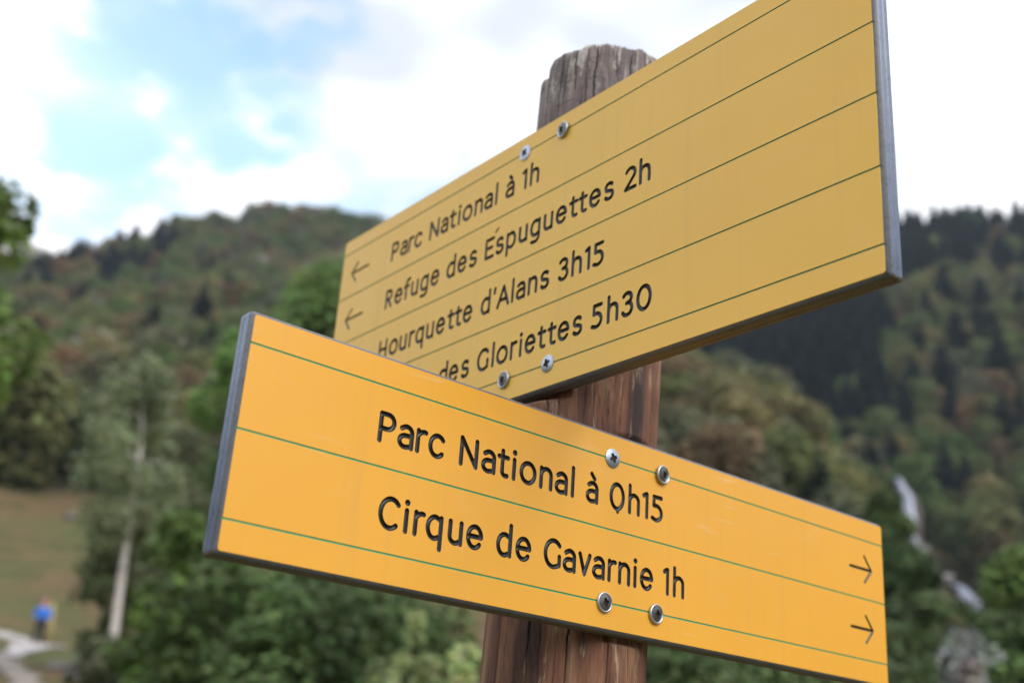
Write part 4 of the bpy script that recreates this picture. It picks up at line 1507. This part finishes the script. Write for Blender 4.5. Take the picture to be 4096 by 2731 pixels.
# ================================================================== waterfall, rocks
FOAM, tF, bF = new_mat('white_water')
vF = obj_vec(tF, (.5, .5, .12))
nF = noise_tex(tF, vF, 2.0, 4, .6)
tF.links.new(ramp(tF, nF, [(.3, (.16, .18, .24)), (.62, (.48, .52, .62))]), bF.inputs['Base Color'])
bF.inputs['Roughness'].default_value = .5
WETROCK = mat_rock('wet_rock', (.045, .040, .042), (.17, .14, .14))
PALEROCK = mat_rock('pale_rock', (.17, .155, .16), (.34, .31, .31))


def make_fall():
    mb = MB(); bed = MB()
    wd = [.9, 1.3, 1.6, 1.4, .9, .4, .5, 1.2, 2.2, 1.6]
    P = []
    for (px, py, d), w_ in zip(FALL, wd):
        q = at(px, py, d)
        g = gz(q.x, q.y)
        P.append((Vector((q.x, q.y, q.z)), w_ * d / 232 * .62))
    pts = []
    for i in range(len(P) - 1):
        for k in range(6):
            f = k / 6
            pts.append((P[i][0].lerp(P[i + 1][0], f), P[i][1] * (1 - f) + P[i + 1][1] * f))
    pts.append(P[-1])
    vs, bs = [], []
    for i, (p_, w_) in enumerate(pts):
        s = Vector((math.cos(R(20)), -math.sin(R(20)), 0))
        out = Vector((-math.sin(R(20)), -math.cos(R(20)), .15))
        for j in range(7):
            f = j / 3 - 1
            rr = noise.noise((i * .7, j * 1.3, 0)) * .5
            q = p_ + s * (w_ * f + .25 * math.sin(i * .9)) + out * ((1 - f * f) * .5 + rr)
            vs.append(tuple(q))
            b_ = p_ + s * (w_ * 2.3 * f) + out * (-.8 - 1.5 * abs(f) + rr * 2.5)
            bs.append(tuple(b_))
    fs = [(i * 7 + j, i * 7 + j + 1, (i + 1) * 7 + j + 1, (i + 1) * 7 + j) for i in range(len(pts) - 1) for j in range(6)]
    mb.add(vs, fs); bed.add(bs, fs)
    tag(link('waterfall', mb.mesh('waterfall', [FOAM], smooth=True)), kind='structure', label='white waterfall cascading down the wooded gully')
    tag(link('rocky_stream_bed', bed.mesh('rocky_stream_bed', [WETROCK])), kind='structure', label='dark wet rock on both sides of the waterfall')


make_fall()


def boulder(name, label, pos, sz, mat_, seed, flat=.7, cat='rock', sub=3):
    import bmesh
    bm = bmesh.new()
    bmesh.ops.create_icosphere(bm, subdivisions=sub, radius=1)
    for v in bm.verts:
        n_ = noise.fractal(v.co * 1.4 + Vector((seed, 0, 0)), 1, 2, 4)
        c_ = noise.cell(v.co * 2.2 + Vector((seed, 4, 0)))
        v.co *= 1 + .35 * n_ + .10 * c_
        v.co = Vector((v.co.x * sz[0], v.co.y * sz[1], v.co.z * sz[2]))
    me = bpy.data.meshes.new(name); bm.to_mesh(me); bm.free()
    me.materials.append(mat_)
    o = link(name, me); o.location = pos
    tag(o, label, cat)
    return o


for k, (px, py, d, sz, lab) in enumerate(((212, 1462, 30, (.42, .4, .25), 'pale boulder in the grass left of the white birch trunk'),
                                          (198, 1515, 27, (.36, .3, .3), 'pinkish pale boulder below it beside the birch foot'),
                                          (140, 1512, 33, (.30, .3, .16), 'small flat pale stone in the grass under the path'),
                                          (2115, 1262, 216, (1.5, 1.2, .8), 'pinkish rock beside the bend of the waterfall'),
                                          (2168, 1330, 207, (1.6, 1.2, .9), 'pale rock left of the lower cascade'))):
    q = at(px, py, d)
    boulder('boulder', lab, (q.x, q.y, q.z if d > 100 else gz(q.x, q.y) + sz[2] * .25), sz, PALEROCK, k * 7.1)
# crags showing between the trees
for k, (px, py, d, sz, lab) in enumerate(((178, 803, 178, (1.6, 1.5, 1.6), 'small pale rocky crag beside the pale dome-shaped tree on the left slope'),
                                          (600, 600, 372, (2.0, 2, 1.7), 'grey crag high on the left mountainside under the summit'),
                                          (170, 1165, 104, (.8, .9, .3), 'pale scree patch at the top of the meadow'))):
    q = at(px, py, d)
    zc = gz(q.x, q.y)
    boulder('rock_outcrop', lab, (q.x, q.y, max(zc, q.z) if d > 120 else zc), sz, PALEROCK, 40 + k * 3.3)


# ================================================================== hiker and marker post
def make_person():
    p = hit(84, 1480)
    root = bpy.data.objects.new('person', None); COL.objects.link(root); root.location = p
    tag(root, 'hiker in a bright blue jacket and pink cap standing on the gravel path', 'person')
    SKIN = mat_simple('skin', (.50, .28, .20), .6)
    BLUE = mat_simple('blue_jacket_cloth', (.010, .155, .62), .6, var=.1, nscale=8)
    DARK = mat_simple('dark_trouser_cloth', (.028, .028, .035), .8)
    PINK = mat_simple('pink_cap_cloth', (.60, .19, .30), .7)

    def skin_obj(name, pts, edges, rads, m, par, rootv=0, lvl=2):
        me = bpy.data.meshes.new(name); me.from_pydata(pts, edges, []); me.update()
        me.materials.append(m)
        o = bpy.data.objects.new(name, me); COL.objects.link(o); o.parent = par
        sm = o.modifiers.new('skin', 'SKIN')
        for v, rr in zip(me.skin_vertices[0].data, rads): v.radius = (rr, rr)
        me.skin_vertices[0].data[rootv].use_root = True
        su = o.modifiers.new('sub', 'SUBSURF'); su.levels = lvl; su.render_levels = lvl
        for q in me.polygons: q.use_smooth = True
        return o
    # body (skin): pelvis, chest, neck, head, arms with hands, legs
    B = [(0, 0, .92), (0, 0, 1.15), (0, 0, 1.38), (0, 0, 1.50), (0, .01, 1.60), (0, .01, 1.71),
         (-.19, 0, 1.40), (-.25, .02, 1.13), (-.19, -.14, .98), (-.17, -.20, .96),
         (.19, 0, 1.40), (.25, .02, 1.13), (.19, -.14, .98), (.17, -.20, .96),
         (-.10, 0, .88), (-.11, -.02, .48), (-.12, .02, .09), (-.12, -.15, .04),
         (.10, 0, .88), (.12, .05, .48), (.13, .10, .09), (.13, -.07, .04)]
    E = [(0, 1), (1, 2), (2, 3), (3, 4), (4, 5), (2, 6), (6, 7), (7, 8), (8, 9), (2, 10), (10, 11), (11, 12), (12, 13), (0, 14), (14, 15), (15, 16), (16, 17), (0, 18), (18, 19), (19, 20), (20, 21)]
    Rd = [.13, .12, .14, .05, .085, .08, .055, .045, .035, .03, .055, .045, .035, .03, .085, .06, .045, .04, .085, .06, .045, .04]
    skin_obj('body', B, E, Rd, SKIN, root)
    J = [(0, 0, .90), (0, 0, 1.15), (0, 0, 1.40), (-.20, 0, 1.40), (-.265, .02, 1.13), (-.20, -.13, .99), (.20, 0, 1.40), (.265, .02, 1.13), (.20, -.13, .99)]
    skin_obj('jacket', J, [(0, 1), (1, 2), (2, 3), (3, 4), (4, 5), (2, 6), (6, 7), (7, 8)], [.19, .19, .17, .085, .07, .055, .085, .07, .055], BLUE, root)
    skin_obj('backpack', [(0, .20, 1.02), (0, .22, 1.22), (0, .18, 1.42)], [(0, 1), (1, 2)], [.15, .17, .12], mat_simple('blue_backpack_cloth', (.012, .13, .55), .6), root)
    T_ = [(0, 0, .92), (-.10, 0, .86), (-.11, -.02, .48), (-.12, .02, .12), (.10, 0, .86), (.12, .05, .48), (.13, .10, .12)]
    skin_obj('trousers', T_, [(0, 1), (1, 2), (2, 3), (0, 4), (4, 5), (5, 6)], [.15, .11, .085, .065, .11, .085, .065], DARK, root)
    skin_obj('cap', [(0, .01, 1.66), (0, .01, 1.76), (0, -.12, 1.70)], [(0, 1), (0, 2)], [.095, .075, .04], PINK, root)
    sh = MB()
    for x, y in ((-.12, -.05), (.13, .03)):
        sh.box((x - .05, y - .14, 0), (x + .05, y + .12, .09))
    o = bpy.data.objects.new('boots', sh.mesh('boots', [DARK])); COL.objects.link(o); o.parent = root
    root.rotation_euler = (0, 0, R(15))
    k_ = 92 / FPX * math.hypot(p.x, p.y) / 1.75
    root.scale = (k_ * 1.1, k_, k_)


make_person()
p = hit(110, 1474)
mb = MB()
tq = at(121, 1384, math.hypot(p.x, p.y))
mb.tube([(0, 0, -.3), ((tq.x - p.x) * .5, 0, (tq.z - p.z) * .5), (tq.x - p.x, 0, tq.z - p.z)], [.16, .15, .12], 10)
o = link('marker_post', mb.mesh('marker_post', [mat_simple('ochre_wood', (.36, .29, .12), .8, var=.2, nscale=5)], smooth=True)); o.location = p
tag(o, 'slightly leaning ochre wooden post beside the hiker in blue', 'post')

# far bare mountain peeping out at the left behind the ridge
mb = MB()
rng = random.Random(3)
pk = []
for j in range(41):
    a = -44 + j * .7
    f = j / 40
    tt = .37 + .055 * math.sin(f * 3.1) + .012 * noise.noise((j * .5, 1, 0))
    for q, (rr, k) in enumerate(((830, .3), (900, .62), (970, .88), (1030, 1.0), (1130, .6))):
        pk.append((rr * math.sin(R(a)), rr * math.cos(R(a)), rr * tt * k + 6 * noise.noise((j * .6, q * 1.7, 2))))
mb.add(pk, [(j * 5 + q, (j + 1) * 5 + q, (j + 1) * 5 + q + 1, j * 5 + q + 1) for j in range(40) for q in range(4)])
tag(link('distant_mountain', mb.mesh('distant_mountain', [mat_rock('bare_pinkish_rock', (.26, .22, .22), (.38, .33, .33))])), kind='structure', label='bare pinkish-grey mountain far behind the left ridge')


# ================================================================== thin valley haze
mb = MB()
mb.box((-1310, -1310, -60), (1310, 1310, 480))
hm = bpy.data.materials.new('haze')
hm.use_nodes = True
ht = hm.node_tree
ht.nodes.clear()
pv = ht.nodes.new('ShaderNodeVolumePrincipled')
pv.inputs['Color'].default_value = (.74, .86, 1.0, 1)
pv.inputs['Density'].default_value = .00017
pv.inputs['Anisotropy'].default_value = 0.0
ho = ht.nodes.new('ShaderNodeOutputMaterial')
ht.links.new(pv.outputs[0], ho.inputs['Volume'])
o = link('haze', mb.mesh('haze', [hm]))
tag(o, kind='stuff', label='thin bluish haze in the valley air')
